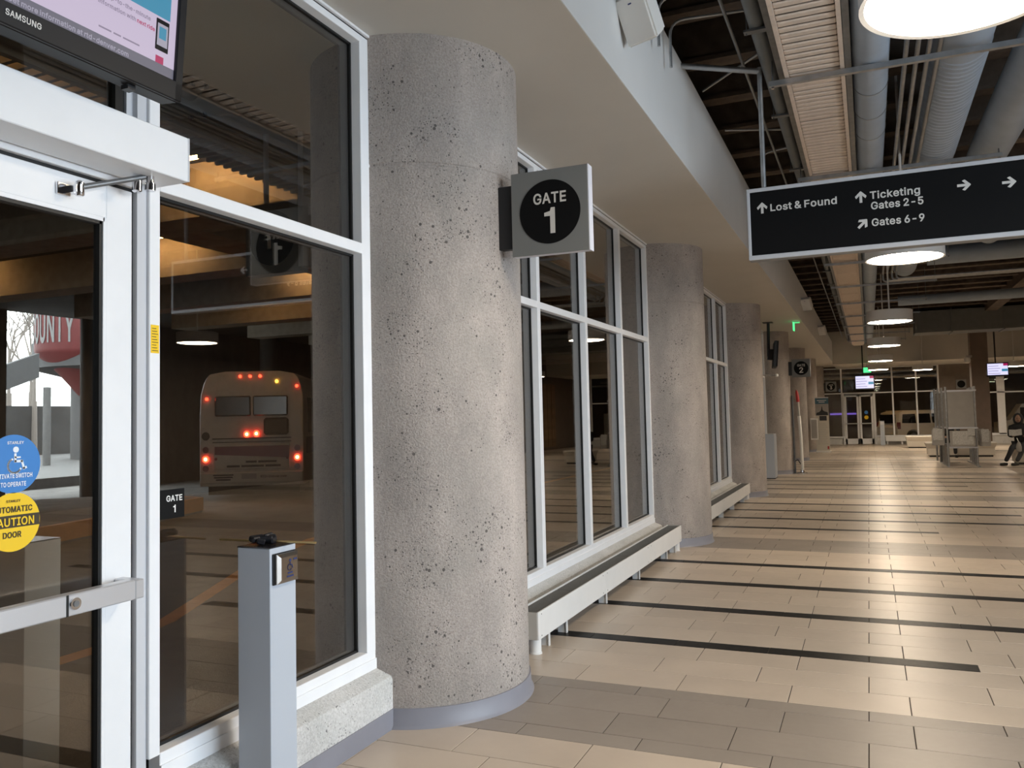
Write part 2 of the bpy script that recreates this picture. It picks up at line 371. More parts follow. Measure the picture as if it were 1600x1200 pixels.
# outlines of a plain bold sans alphabet for the lettering (advance, then contours; + solid, ! hole; 500 units per em)
GLYPH_DATA = """w298:+61 -10,-2 200,51 200,76 110,80 97,83 85,87 71,90 56,94 40,100 11,70 11,76 39,80 55,83 70,87 84,90 97,93 110,118 200,166 200,190 109,194 97,197 84,200 70,204 55,207 40,213 11,183 11,190 39,193 55,197 70,200 84,204 97,207 110,232 200,286 200,222 -10,177 -10,150 83,147 92,145 101,143 110,140 119,138 128,136 138,133 147,131 157,126 179,158 179,153 157,150 147,148 138,146 128,143 119,141 110,139 101,136 92,134 83,107 -10~A254:+-6 -10,94 264,145 264,246 -10,190 -10,134 148,131 158,127 170,123 183,118 198,112 216,103 249,136 249,126 216,121 198,116 182,112 169,108 158,105 148,50 -10|+45 61,45 109,195 109,195 61~B242:+20 -10,20 264,121 264,138 263,155 260,169 254,181 247,191 237,199 226,205 214,208 201,209 187,208 175,206 165,202 155,197 147,191 140,184 135,176 130,168 127,167 126,167 140,168 140,178 136,187 131,196 124,203 116,210 106,215 95,218 82,219 68,218 54,214 41,209 28,200 17,190 8,176 0,161 -6,143 -9,124 -10|!72 39,122 39,139 40,151 43,158 48,163 54,167 60,168 69,167 75,165 81,163 87,159 92,154 96,148 100,141 103,133 105,124 105,72 105|!72 153,119 153,127 153,133 155,140 157,145 160,150 164,153 169,156 174,157 179,158 186,157 194,154 201,149 207,143 212,133 215,120 216,72 216~C269:+133 -13,111 -12,89 -6,70 4,52 17,38 34,26 53,17 75,12 100,10 127,12 154,17 179,26 201,38 221,52 237,70 250,89 260,111 266,133 268,147 267,160 265,173 262,185 257,197 251,207 243,217 235,225 225,233 214,239 202,243 190,249 164,197 164,192 179,190 186,186 192,182 197,178 202,173 206,167 210,161 213,155 215,148 217,141 218,134 218,120 217,108 213,97 208,87 200,79 190,72 178,66 163,63 146,62 127,63 108,66 91,72 77,79 64,87 54,97 47,108 41,121 38,134 36,141 37,148 38,155 40,161 42,167 45,173 48,178 53,182 57,186 63,190 69,192 75,197 90,249 90,243 65,239 52,233 40,225 29,217 20,207 11,197 4,186 -2,173 -7,161 -11,147 -13~D265:+110 -10,38 -10,38 39,107 39,125 40,141 43,154 49,165 57,173 67,180 79,185 93,188 109,190 128,189 146,185 162,180 176,174 188,165 198,155 205,142 211,128 215,110 216,37 216,37 264,113 264,138 263,161 257,181 248,199 235,214 219,226 200,234 178,239 154,241 128,239 101,234 77,226 55,214 36,199 19,180 7,159 -3,135 -8|+72 264,72 -10,20 -10,20 264~E223:+20 -10,20 264,196 264,196 216,72 216,72 153,188 153,188 104,72 104,72 39,198 39,198 -10~F219:+20 -10,20 264,195 264,195 216,72 216,72 149,183 149,183 101,72 101,72 -10~G274:+134 -13,111 -12,89 -6,69 4,52 17,37 34,26 53,17 76,12 100,10 127,12 154,17 179,26 201,37 221,52 237,69 250,89 260,110 266,132 268,147 267,160 265,173 261,186 256,197 250,208 242,217 234,226 224,233 213,239 202,244 189,250 164,197 164,192 178,189 185,185 191,181 196,177 201,172 206,167 209,161 212,155 215,148 216,141 218,133 218,120 217,108 213,97 208,87 200,79 190,72 178,66 163,63 146,62 127,63 108,66 91,72 77,79 65,87 55,97 47,109 41,121 38,134 36,147 37,158 40,167 44,176 50,183 58,189 66,194 77,196 88,198 113,219 109,131 90,131 138,249 138,249 100,247 78,242 58,234 40,223 25,209 11,193 1,175 -7,155 -12~H272:+20 -10,20 264,72 264,72 154,186 154,186 264,238 264,238 -10,186 -10,186 106,72 106,72 -10~I164:+6 -10,6 39,49 39,49 216,6 216,6 264,145 264,145 216,101 216,101 39,145 39,145 -10~L210:+20 -10,20 264,72 264,72 39,191 39,191 -10~M328:+20 -10,20 264,83 264,148 97,150 93,151 88,153 83,155 77,157 71,159 64,161 58,163 51,165 45,167 39,169 33,174 14,140 14,146 33,148 38,149 44,151 51,153 57,155 64,158 70,160 76,162 82,163 88,165 93,167 97,231 264,294 264,294 -10,242 -10,242 145,242 151,242 157,242 164,242 170,242 177,243 185,243 207,243 214,243 222,244 239,270 239,264 218,261 210,258 202,256 194,253 186,250 178,248 171,245 164,243 157,241 152,239 146,237 142,178 -10,136 -10,76 142,74 146,72 151,70 157,68 163,66 170,63 177,60 185,58 193,55 201,52 209,49 217,42 239,69 239,70 222,70 215,70 208,70 201,70 193,70 186,71 164,71 158,71 151,71 145,71 -10~N276:+20 -10,20 264,74 264,180 97,183 92,186 87,190 80,194 74,198 66,203 58,207 50,212 41,222 20,194 15,192 35,191 44,190 54,190 62,190 71,190 78,189 86,189 92,189 97,189 264,242 264,242 -10,188 -10,93 140,89 146,84 153,80 160,76 168,71 176,65 186,59 196,53 208,38 234,69 238,70 215,71 203,71 192,72 182,72 173,72 164,72 157,72 151,72 145,72 -10~O281:+133 -13,111 -12,89 -6,70 4,53 17,38 34,26 53,17 75,12 100,10 127,12 154,17 179,26 201,38 221,53 237,70 250,89 260,111 266,133 268,156 266,178 260,197 250,214 237,229 221,241 201,250 179,255 154,257 127,255 100,250 75,241 53,229 34,214 17,197 4,178 -6,156 -12|!133 36,146 38,158 41,169 46,179 54,188 64,195 76,201 91,204 108,205 127,204 146,201 163,195 178,188 190,179 200,169 208,158 213,146 217,133 218,121 217,109 213,97 208,88 200,79 190,72 178,66 163,63 146,62 127,63 108,66 91,72 76,79 64,88 54,97 47,109 41,121 38~P236:+20 -10,20 264,118 264,137 263,155 259,171 253,184 243,195 232,204 220,210 205,213 190,214 174,213 158,210 142,204 128,195 115,184 104,171 95,155 88,137 84,118 83,45 83,45 131,116 131,127 132,136 134,144 137,149 141,154 146,158 151,160 158,162 165,162 174,162 182,160 190,158 196,154 202,150 206,144 210,136 213,127 215,116 216,72 216,72 -10~R238:+20 -10,20 264,118 264,138 263,155 259,171 253,184 245,196 234,204 221,210 207,214 192,215 176,214 160,210 145,204 131,195 118,184 108,171 100,155 94,138 90,118 89,38 89,38 138,116 138,128 138,137 140,145 142,150 146,155 150,158 155,160 161,162 168,163 176,162 184,160 192,158 198,155 203,150 207,144 211,137 214,128 215,116 216,72 216,72 -10|+171 -10,98 125,157 125,231 -10~S237:+112 -14,93 -13,76 -10,60 -5,46 3,34 13,24 24,16 37,11 52,8 78,61 78,64 62,66 56,69 50,74 46,80 42,87 39,95 36,103 35,112 35,122 35,131 37,139 39,146 43,152 47,157 52,160 57,162 63,163 70,162 75,161 79,158 83,155 87,150 90,144 93,136 96,128 99,120 102,89 110,68 117,51 126,36 137,25 151,18 168,16 186,17 202,22 216,29 230,39 241,51 251,65 258,80 263,96 267,114 268,131 267,147 263,162 258,176 250,187 241,197 230,204 218,209 204,212 179,161 179,156 197,152 204,145 210,136 215,125 218,112 219,103 219,95 217,88 215,81 211,76 208,72 203,70 198,68 193,68 188,68 182,70 178,73 174,77 170,83 166,89 163,96 161,102 158,109 156,135 149,143 147,151 144,160 141,168 137,177 132,185 127,193 120,200 112,206 104,211 93,213 82,214 69,213 54,209 40,202 26,192 14,180 4,166 -4,150 -10,132 -13~T238:+6 216,6 264,218 264,218 216,138 216,138 -10,86 -10,86 216~U273:+129 -14,109 -13,90 -8,72 -1,57 9,44 21,34 35,26 51,22 68,20 86,20 264,72 264,72 89,73 79,75 70,79 61,84 54,91 48,98 43,107 39,118 37,129 36,141 37,152 39,161 43,168 48,174 54,180 61,183 70,186 79,186 89,186 264,239 264,239 86,237 68,233 51,225 35,214 21,202 9,186 -1,169 -8,150 -13~V254:+95 -10,-6 264,49 264,106 106,109 97,113 85,117 72,122 56,128 38,137 5,104 5,114 39,119 57,124 72,128 85,132 97,135 106,190 264,246 264,146 -10~W357:+70 -10,-5 264,49 264,91 100,93 92,95 84,97 75,99 66,101 58,103 49,105 40,107 31,110 10,83 10,86 31,88 40,90 49,92 58,94 66,96 75,98 84,100 92,102 101,145 264,198 264,240 101,243 92,245 84,247 75,249 66,251 58,253 49,255 40,257 31,261 10,232 10,236 31,238 40,240 49,241 58,243 66,245 75,248 84,250 92,252 100,294 264,348 264,273 -10,220 -10,174 159,171 170,169 182,166 194,163 207,161 221,156 247,187 247,182 221,180 208,177 195,175 183,172 171,169 159,123 -10~Y250:+92 -10,92 101,-9 264,51 264,105 177,110 168,115 159,120 151,125 141,129 131,140 105,97 105,107 131,112 142,117 151,121 160,126 169,132 177,185 264,245 264,144 101,144 -10~a209:+80 -14,67 -13,55 -11,43 -7,32 -1,23 7,15 17,10 28,6 40,5 54,6 66,9 76,13 86,19 93,26 100,34 105,42 109,51 113,60 115,70 117,79 119,88 120,99 121,108 122,116 123,121 124,125 125,127 126,128 126,128 126,128 128,127 134,126 139,124 144,122 147,119 150,115 152,111 154,105 155,98 155,90 155,84 154,79 152,74 149,69 147,66 143,63 140,61 137,55 125,6 139,17 161,24 172,33 181,42 188,53 193,64 197,75 200,86 202,97 202,105 202,113 201,122 199,131 197,140 193,148 189,157 182,164 174,170 165,175 153,177 140,178 126,178 -10,128 -10,128 16,142 16,142 16,138 11,133 5,127 0,120 -5,111 -9,102 -12,91 -14|!85 33,94 33,102 35,109 38,115 42,119 47,123 52,126 57,127 63,128 69,129 77,141 85,137 83,133 81,128 80,123 79,117 78,112 77,107 76,101 76,97 75,93 75,89 74,82 73,76 72,71 70,66 68,62 66,59 63,58 60,56 57,56 52,56 48,57 45,59 42,61 40,64 37,69 35,73 34,79 33~c212:+103 -14,85 -13,68 -8,53 0,39 10,28 23,19 38,12 55,8 74,7 94,8 114,12 133,19 150,28 165,39 178,53 188,68 196,85 201,103 202,114 202,123 200,133 198,142 195,150 191,158 186,166 181,172 174,178 167,183 159,187 150,194 131,145 119,140 132,139 136,137 139,135 142,132 145,129 147,126 150,122 151,118 153,114 154,109 155,104 155,94 154,86 151,79 147,73 141,68 134,64 126,61 116,59 105,58 94,59 83,61 72,64 62,68 54,73 47,79 41,86 37,94 34,104 33,109 33,114 34,118 35,122 37,126 39,129 41,132 44,135 46,137 50,139 53,141 57,145 71,194 58,188 39,184 30,179 22,173 15,166 8,159 2,151 -3,142 -7,133 -10,124 -12,114 -14~d226:+98 -14,81 -13,65 -8,50 0,37 10,27 23,18 38,12 55,8 74,7 94,8 115,12 133,18 151,27 166,38 178,50 189,65 196,81 201,98 202,110 202,121 199,131 195,139 190,146 185,151 179,155 174,159 169,159 170,145 170,145 264,196 264,196 -10,146 -10,146 19,159 19,159 20,155 15,151 9,145 3,139 -2,131 -7,121 -11,110 -13|!102 33,111 34,119 37,126 41,131 46,136 53,140 61,143 71,145 82,146 95,145 107,143 118,140 128,136 136,132 143,126 148,119 152,111 154,102 155,93 154,85 152,78 148,72 142,68 135,64 127,61 117,59 107,58 95,59 83,61 72,64 62,68 53,73 46,79 41,85 37,93 34~e216:+106 -14,87 -13,69 -8,53 0,39 10,28 23,19 38,12 55,8 73,7 93,8 113,12 132,19 149,27 164,39 177,52 188,67 196,84 201,102 202,114 202,125 200,136 196,147 192,157 185,167 178,175 168,182 157,188 144,192 130,195 114,196 97,196 75,27 75,27 120,188 116,146 83,144 112,142 122,140 130,136 138,131 144,126 149,119 152,112 154,103 155,93 154,86 152,79 148,73 143,68 137,63 130,60 123,59 114,58 105,58 89,59 77,61 66,64 58,69 50,74 44,81 39,88 36,97 34,106 33,113 33,118 34,123 36,128 38,132 40,136 43,139 47,141 51,147 64,196 52,188 32,182 22,175 13,166 5,156 -2,145 -7,133 -11,120 -13~f141:+124 200,124 154,-7 154,-7 200|+30 -10,30 216,31 228,34 239,39 249,46 257,54 263,63 268,73 272,83 274,94 275,101 275,107 274,113 273,118 272,122 271,134 267,120 221,109 225,107 226,105 226,103 227,101 227,98 227,91 226,87 225,85 223,83 220,81 216,81 209,81 -10~g227:+103 -85,89 -85,76 -83,64 -79,53 -75,43 -69,34 -63,27 -55,21 -47,11 -31,54 -7,62 -18,65 -22,68 -26,72 -29,76 -32,81 -35,87 -37,94 -38,103 -39,116 -38,126 -34,135 -30,141 -23,144 -15,146 -2,146 24,159 24,159 24,155 19,151 14,145 8,138 3,130 -1,121 -5,110 -7,97 -8,81 -6,66 -2,51 5,38 14,27 26,19 41,12 57,8 75,7 96,8 116,12 134,18 151,27 166,38 178,51 189,65 196,81 201,98 202,110 202,122 199,131 195,139 191,146 185,152 180,156 174,159 169,159 169,147 169,147 200,196 200,196 -5,195 -22,191 -37,183 -51,174 -62,162 -71,149 -77,135 -82,119 -84|!102 40,112 40,120 42,126 46,132 51,137 57,141 64,144 74,146 84,146 96,146 108,144 119,141 128,137 136,132 143,126 148,119 152,112 154,102 155,93 154,85 152,79 148,73 142,68 136,64 127,61 118,59 108,58 96,59 85,61 74,64 65,68 57,73 51,78 46,85 43,93 40~h219:+67 113,67 -10,16 -10,16 264,67 264,67 134,36 134,49 164,58 178,70 189,84 197,98 201,114 202,128 201,140 198,152 193,163 186,172 176,179 165,185 152,188 137,189 120,189 -10,138 -10,138 117,137 129,134 138,129 145,123 150,115 153,105 155,98 154,91 152,85 150,80 146,76 142,72 137,69 130,67 122~i97:+16 -10,16 200,67 200,67 -10|+42 211,34 212,26 215,20 220,15 226,12 234,11 242,12 250,15 257,20 263,26 268,34 271,42 272,50 271,57 268,64 263,69 257,72 250,73 242,72 234,69 226,64 220,57 215,50 212~k204:+47 50,45 116,56 116,138 200,199 197,96 90,93 90|+16 -10,16 264,67 264,67 -10|+142 -10,61 94,96 129,204 -9~l109:+69 -11,54 -10,41 -5,30 3,22 14,18 27,16 42,16 264,67 264,67 50,67 43,68 38,69 37,69 37,70 36,73 36,76 36,78 36,79 36,80 36,81 37,93 39,102 -6,90 -9,86 -10,82 -10,78 -11,74 -11~m319:+16 -10,16 200,66 200,66 138,40 138,48 161,52 171,59 179,66 187,73 193,82 197,91 200,100 202,110 203,125 201,139 196,151 188,160 177,166 164,174 137,142 137,150 160,155 170,161 178,168 186,177 192,186 197,196 200,207 202,218 203,231 202,242 199,253 195,263 188,272 179,279 169,284 157,287 143,288 128,288 -10,238 -10,238 126,237 137,234 144,230 149,224 152,217 154,209 155,203 155,197 153,192 151,188 148,184 145,182 140,179 135,178 130,178 123,178 -10,127 -10,127 129,126 137,124 143,120 148,114 152,108 154,100 155,94 155,89 153,84 151,79 148,75 144,72 140,69 134,67 127,67 119,67 -10~n219:+67 113,67 -10,16 -10,16 200,66 200,66 134,36 134,49 164,58 178,70 189,84 197,98 201,114 202,128 201,140 198,152 193,163 186,172 176,179 165,184 152,188 137,189 120,189 -10,138 -10,138 117,137 129,134 138,129 145,123 150,115 153,105 155,98 154,91 152,85 150,80 146,76 142,72 137,69 130,67 122~o222:+104 -14,85 -13,68 -8,53 0,39 10,28 23,19 38,12 55,8 74,7 94,8 114,12 133,19 150,28 165,39 178,53 188,68 196,85 201,104 202,122 201,139 196,155 188,168 178,180 165,189 150,195 133,199 114,201 94,199 74,195 55,189 38,180 23,168 10,155 0,139 -8,122 -13|!104 33,114 34,122 37,129 41,135 47,140 54,144 62,147 72,149 83,150 94,149 105,147 116,144 125,140 134,135 141,129 147,122 151,114 154,104 155,94 154,86 151,79 147,73 141,68 134,64 126,61 116,59 105,58 94,59 83,61 72,64 62,68 54,73 47,79 41,86 37,94 34~p226:+16 -81,16 200,66 200,66 170,54 170,53 169,57 174,61 179,66 185,73 190,81 195,91 199,102 202,115 202,132 201,147 196,162 189,175 178,185 166,194 151,200 133,204 115,205 94,204 74,200 55,194 38,186 23,175 10,162 0,148 -8,132 -13,115 -14,102 -13,91 -11,82 -7,74 -2,67 3,61 9,57 15,53 20,54 19,67 19,67 -81|!110 33,119 34,127 37,134 41,140 46,144 53,149 62,152 72,153 83,154 95,153 107,152 117,149 127,145 135,140 142,134 148,127 152,119 154,110 155,101 154,93 152,87 148,81 143,76 136,72 128,69 118,67 107,66 95,67 82,69 71,72 61,76 53,81 46,87 41,93 37,101 34~r144:+16 -10,16 200,66 200,66 170,51 170,54 175,61 184,71 192,82 198,94 201,106 202,109 202,112 202,115 202,132 201,132 149,117 152,114 152,110 153,107 153,104 153,96 152,90 151,84 148,79 145,75 141,72 137,69 131,67 125,67 118,67 -10~s196:+91 -14,77 -13,64 -11,52 -8,42 -3,32 4,23 12,16 22,11 33,5 55,53 65,59 48,63 43,68 38,74 35,81 33,91 33,101 34,110 36,116 39,121 44,123 47,124 52,123 55,122 58,120 61,116 63,111 66,103 68,72 75,55 81,41 88,29 97,20 109,15 122,13 137,15 149,18 161,24 172,32 181,42 188,53 194,66 199,79 201,94 202,107 202,120 199,131 195,141 190,150 184,157 176,163 167,168 158,175 138,128 127,122 141,119 146,115 150,110 153,103 155,94 156,85 156,77 153,71 150,67 146,65 143,64 138,65 135,66 132,69 129,73 127,79 124,88 121,117 114,134 109,149 102,160 93,169 81,174 68,176 53,174 41,171 29,164 18,156 8,146 0,134 -6,121 -11,106 -13~t128:+112 200,112 154,-7 154,-7 200|+22 246,73 246,73 49,73 43,74 39,76 37,77 36,80 35,85 35,87 35,89 35,91 35,94 36,97 36,109 38,118 -6,106 -10,102 -11,97 -11,93 -12,88 -12,84 -12,67 -10,52 -5,39 3,30 15,24 30,22 46~u219:+91 -13,77 -12,65 -9,53 -3,42 4,33 13,26 25,20 38,17 53,16 69,16 200,67 200,67 73,68 60,71 51,76 44,82 39,90 36,100 35,107 36,114 37,120 40,125 43,129 48,133 53,136 60,137 67,138 77,138 200,189 200,189 -10,139 -10,139 56,169 56,156 25,146 11,134 0,121 -7,107 -11~v209:+74 -10,-6 200,49 200,92 81,96 69,100 58,103 46,106 35,109 24,116 0,79 0,86 24,89 35,92 46,95 58,99 69,103 81,145 200,200 200,120 -10~x203:+-7 -9,92 128,91 66,-3 199,55 200,82 158,88 149,93 140,98 132,103 124,107 116,121 93,70 93,84 116,88 123,92 131,97 140,102 149,108 158,135 200,194 199,98 65,98 126,197 -9,138 -10,107 37,101 46,96 55,91 63,87 71,82 78,69 101,120 101,106 78,102 71,98 63,94 55,88 46,82 37,51 -10~y209:+12 -76,23 -31,37 -34,43 -35,47 -35,50 -35,53 -34,55 -32,58 -30,60 -27,63 -22,66 -14,71 -1,-6 200,49 200,92 81,96 69,100 58,103 46,106 35,109 24,116 0,78 0,85 24,89 35,92 46,95 58,99 69,103 81,146 200,200 200,111 -33,107 -43,102 -52,96 -60,89 -67,82 -73,74 -77,65 -80,56 -82,46 -83,40 -82,35 -82,31 -81,27 -81,23 -80~0241:+113 -13,93 -12,75 -6,59 4,45 17,34 34,25 53,19 75,15 100,14 127,15 154,19 179,25 201,34 220,45 237,59 250,75 260,93 266,113 268,133 266,151 260,168 250,181 237,193 220,201 201,208 179,211 154,213 127,211 100,208 75,202 53,193 34,182 17,168 4,152 -6,133 -12|!113 35,123 36,131 39,138 44,145 52,151 62,155 75,159 90,161 107,162 127,161 147,159 164,155 180,151 192,145 202,138 210,131 215,123 219,113 220,104 219,96 215,88 210,82 202,76 192,71 180,68 164,65 147,65 127,65 107,68 90,71 75,76 62,82 52,88 44,96 39,104 36~1241:+28 -10,28 37,205 37,205 -10|+148 264,148 -10,96 -10,96 214,108 214,34 161,33 218,96 264~2241:+22 -10,22 28,110 121,119 131,127 140,133 147,139 155,143 161,146 167,148 173,150 179,150 186,150 193,148 199,145 204,142 208,137 212,132 215,126 218,119 219,112 220,104 219,97 218,91 215,86 211,82 207,78 202,76 196,74 189,73 171,22 171,24 197,28 212,34 226,43 238,54 249,67 257,81 263,96 267,112 268,129 267,144 263,158 257,170 249,180 239,189 228,195 215,199 201,201 186,200 176,198 165,195 155,190 145,184 134,176 123,166 111,155 98,141 83,86 26,86 38,205 38,205 -10~3241:+109 -13,93 -12,77 -9,62 -4,49 3,37 12,27 23,19 35,14 50,10 76,63 76,66 60,68 55,71 50,75 45,80 42,86 39,93 37,101 35,109 35,118 35,126 37,133 40,140 43,145 47,149 52,152 58,154 64,155 72,154 80,152 87,149 93,145 99,140 104,133 108,124 111,114 113,100 114,68 114,68 153,134 228,134 216,25 216,25 264,196 264,196 226,99 120,96 154,124 155,142 153,158 147,172 139,184 129,194 117,201 103,205 88,207 72,205 56,201 41,194 28,184 15,172 5,159 -3,143 -9,127 -12~4241:+10 43,10 82,118 264,173 264,64 80,64 91,217 91,217 43|+131 -10,131 61,131 73,131 169,181 169,181 -10~5241:+111 -13,95 -12,80 -9,66 -3,53 4,42 13,33 24,26 37,22 50,18 75,69 75,72 60,74 55,77 50,81 46,86 42,91 39,97 37,104 35,111 35,119 36,126 38,133 41,139 45,144 51,148 57,151 64,153 72,154 81,153 90,151 98,148 106,144 112,138 118,132 122,125 126,118 128,109 128,102 128,94 127,87 125,80 122,75 119,67 113,23 118,39 264,193 264,193 216,84 216,78 168,69 164,77 168,85 172,95 175,105 176,115 177,127 176,139 174,151 170,161 164,171 158,180 150,187 140,194 130,199 119,202 107,205 95,205 81,204 64,200 48,193 33,184 19,173 8,159 -1,144 -8,128 -12~6241:+113 -13,96 -12,81 -8,66 -1,53 8,42 19,33 32,27 47,23 64,22 81,23 95,26 109,31 123,38 139,48 156,60 176,121 264,179 264,81 121,56 121,67 141,71 146,76 151,81 156,87 160,94 163,101 165,109 167,118 167,134 166,149 162,163 156,175 148,185 137,194 125,200 111,203 95,204 78,203 62,199 46,193 31,184 18,173 7,160 -2,146 -8,130 -12|!113 34,121 35,128 37,134 40,140 44,144 49,148 55,151 62,153 70,154 79,153 87,151 95,148 102,144 108,140 113,134 117,128 120,121 122,113 123,105 122,98 120,92 117,86 113,82 108,78 102,75 95,73 88,73 79,73 70,75 62,78 55,82 49,87 44,92 40,98 37,105 35~7241:+32 -10,152 227,152 216,21 216,21 264,205 264,205 222,89 -10~8241:+113 -13,95 -12,79 -9,64 -3,50 4,38 14,29 25,22 38,17 52,16 67,17 80,19 91,23 102,29 112,36 121,44 128,54 135,64 139,56 134,60 129,48 137,38 148,31 161,27 175,25 190,26 205,30 218,37 230,46 241,56 251,68 258,82 263,97 267,113 268,129 267,144 263,158 258,170 250,180 241,189 230,196 218,200 205,201 190,199 175,195 161,188 148,178 137,166 129,170 133,163 139,173 135,182 128,190 121,197 112,203 102,207 91,210 80,210 67,209 52,205 38,197 25,188 14,176 4,163 -3,147 -9,131 -12|!113 35,123 35,131 37,138 39,144 43,149 47,153 51,156 57,158 63,158 69,158 77,156 83,153 89,149 94,143 99,137 102,130 105,122 107,113 108,104 107,96 105,89 102,83 99,77 94,73 89,70 83,68 77,68 69,68 63,70 57,73 51,77 47,82 43,88 39,95 37,104 35|!113 155,120 155,127 157,132 159,137 162,142 166,145 171,148 176,149 181,150 188,149 194,148 200,145 205,142 209,138 213,133 216,127 218,121 219,113 220,106 219,99 218,93 216,88 213,84 209,81 205,78 200,77 194,76 188,77 181,78 176,81 170,84 166,88 162,93 159,99 157,106 155~9241:+113 268,130 266,146 262,160 256,173 247,184 235,193 222,199 207,203 191,204 173,203 160,200 146,196 131,188 116,178 98,166 79,105 -10,47 -9,145 134,171 134,159 114,155 108,151 103,145 99,139 95,132 92,125 89,117 88,109 87,93 88,78 92,64 98,51 107,41 117,33 130,27 144,23 159,22 176,23 193,27 209,34 223,43 236,53 247,66 256,81 263,96 266|!113 220,105 219,99 218,92 214,87 210,82 205,78 199,75 192,73 184,73 176,73 167,75 159,78 152,82 146,87 141,92 137,99 134,105 132,113 132,121 132,128 134,134 137,140 141,144 146,148 152,151 159,153 167,154 175,153 184,151 192,148 199,144 205,140 210,134 214,128 218,121 219~&238:+98 -13,81 -12,65 -9,51 -3,38 5,27 14,18 26,12 38,8 52,7 67,8 78,11 89,15 99,21 108,28 117,36 125,44 132,54 140,64 147,102 176,105 178,108 181,111 183,114 186,116 189,118 192,120 195,121 199,121 202,120 208,119 212,116 215,112 218,107 220,101 220,96 220,92 219,89 218,86 216,83 213,81 211,80 207,79 204,78 199,79 195,80 190,82 186,84 181,88 176,92 170,97 163,103 156,110 148,237 -9,177 -10,78 109,53 140,46 149,40 158,35 168,31 178,28 188,28 199,29 212,32 223,37 234,44 244,52 252,63 258,74 263,87 266,100 267,114 266,126 263,137 258,147 252,156 244,163 235,168 225,171 214,172 202,171 193,170 185,167 177,163 169,158 162,153 156,147 150,141 144,134 139,83 101,74 94,68 87,63 82,61 77,59 71,59 66,59 59,61 54,63 49,67 45,71 41,76 38,82 35,89 34,96 33,105 34,113 36,121 39,129 43,136 48,143 55,149 62,154 70,159 79,162 89,164 100,165 122,214 122,213 96,211 82,208 69,204 58,199 48,194 40,188 34,184 29,180 25,174 17,164 7,152 0,139 -6,125 -10,112 -13~-241:+178 132,178 84,47 84,47 132~.108:+48 -12,39 -11,31 -8,24 -3,19 4,16 12,15 20,16 29,19 37,24 44,31 49,39 52,48 53,56 52,64 49,71 44,76 37,80 29,81 20,80 12,76 4,71 -3,64 -8,56 -11~?193:+56 66,56 80,57 94,58 107,61 118,65 127,71 135,77 142,84 147,91 153,99 157,105 162,111 167,115 173,118 178,120 185,121 192,120 198,119 203,117 207,114 211,110 214,106 217,101 219,95 220,89 221,83 220,78 219,73 217,68 215,65 211,61 207,59 202,57 196,55 179,3 179,5 205,9 219,16 232,25 243,35 252,47 259,60 264,74 267,89 268,104 267,119 264,132 258,144 251,153 242,161 231,167 218,171 205,172 191,171 176,167 163,162 150,154 140,144 130,133 122,126 118,121 114,116 110,113 107,111 103,109 99,108 94,107 88,107 79,107 66|+82 -12,73 -11,65 -8,59 -3,53 4,50 12,49 20,50 29,53 37,59 44,65 49,73 52,82 53,90 52,98 49,105 44,110 37,114 29,115 20,114 12,110 4,105 -3,98 -8,90 -11"""
load_glyphs()

# ================================================================== STRUCTURE
XF, XG = -2.335, -2.402           # face of the window frames, plane of the glass
XCURB = -2.245
ZS = 3.65                         # soffit
COLX, COLR, BAY = -2.40, .62, 6.096
COLY = [-.457+BAY*k for k in range(-1, 7)]
YB, YF = -12.0, 37.2              # back and far walls
XR1, XR2 = 5.2, 9.5               # right wall: near part with street windows, far part

# ---- floor: grout bed and tiles
fl = struct(MB().box(-2.5, XR2, YB, YF+.3, -.12, -.004).build('floor', 'grout', at=(2, 10, -.12)))
TL, TW, OFF, G = .6096, .3048, .2032, .005
rows = []; y = -2*BAY; par = 0
def addrow(y, w, kind): rows.append((y, w, kind))
seq = []
for k in range(-2, 7):
    y = k*BAY
    items = []
    for g in range(5):
        items += [('L', TW)]*3
        if g < 4: items.append(('B%d' % g, TW/2))
    items += [('G', TW/2), ('G', TW), ('G', TW), ('G', TW/2)]
    for kd, w in items:
        seq.append((k, kd, y, w)); y += w
i0 = [i for i, s_ in enumerate(seq) if abs(s_[2]) < 1e-6 and s_[1] == 'L'][0]   # first light row after the band at y = 0: offset
BLACK_END = {(0, 0): .6096, (0, 1): 3.66, (0, 2): 4.27, (0, 3): 3.05, (1, 0): .8128, (1, 1): 3.66, (1, 2): 2.03, (1, 3): 4.27,
             (2, 0): 2.44, (2, 1): 1.83, (2, 2): 4.27, (2, 3): 3.05}
tiles = []
for i, (k, kd, y, w) in enumerate(seq):
    if y < YB-.3 or y > YF: continue
    off = OFF if (i-i0) % 2 == 0 else 0.
    end = BLACK_END.get((k, int(kd[1])), random.choice([1.22, 2.44, 3.05, 4.27])) if kd[0] == 'B' else None
    n0 = math.floor((-2.42-off)/TL)
    x = off+n0*TL
    while x < XR2:
        a, b = max(x, -2.42), min(x+TL, XR2)
        if end is not None and a < end < b-.01:
            tiles.append((a, end, y, w, 'tile_black')); tiles.append((end, b, y, w, 'tile_light'))
        else:
            c = {'L': 'tile_light', 'G': 'tile_grey', 'B': 'tile_black'}[kd[0]]
            if end is not None and a >= end-.01: c = 'tile_light'
            tiles.append((a, b, y, w, c))
        x += TL
def in_view(x, y):
    d = Vector((x-CAM.x, y-CAM.y)); f = Vector((-math.sin(YAW), math.cos(YAW)))
    z = d.dot(f); xx = d.dot(Vector((math.cos(YAW), math.sin(YAW))))
    return z > 3.0 and -.20 < xx/z < .66
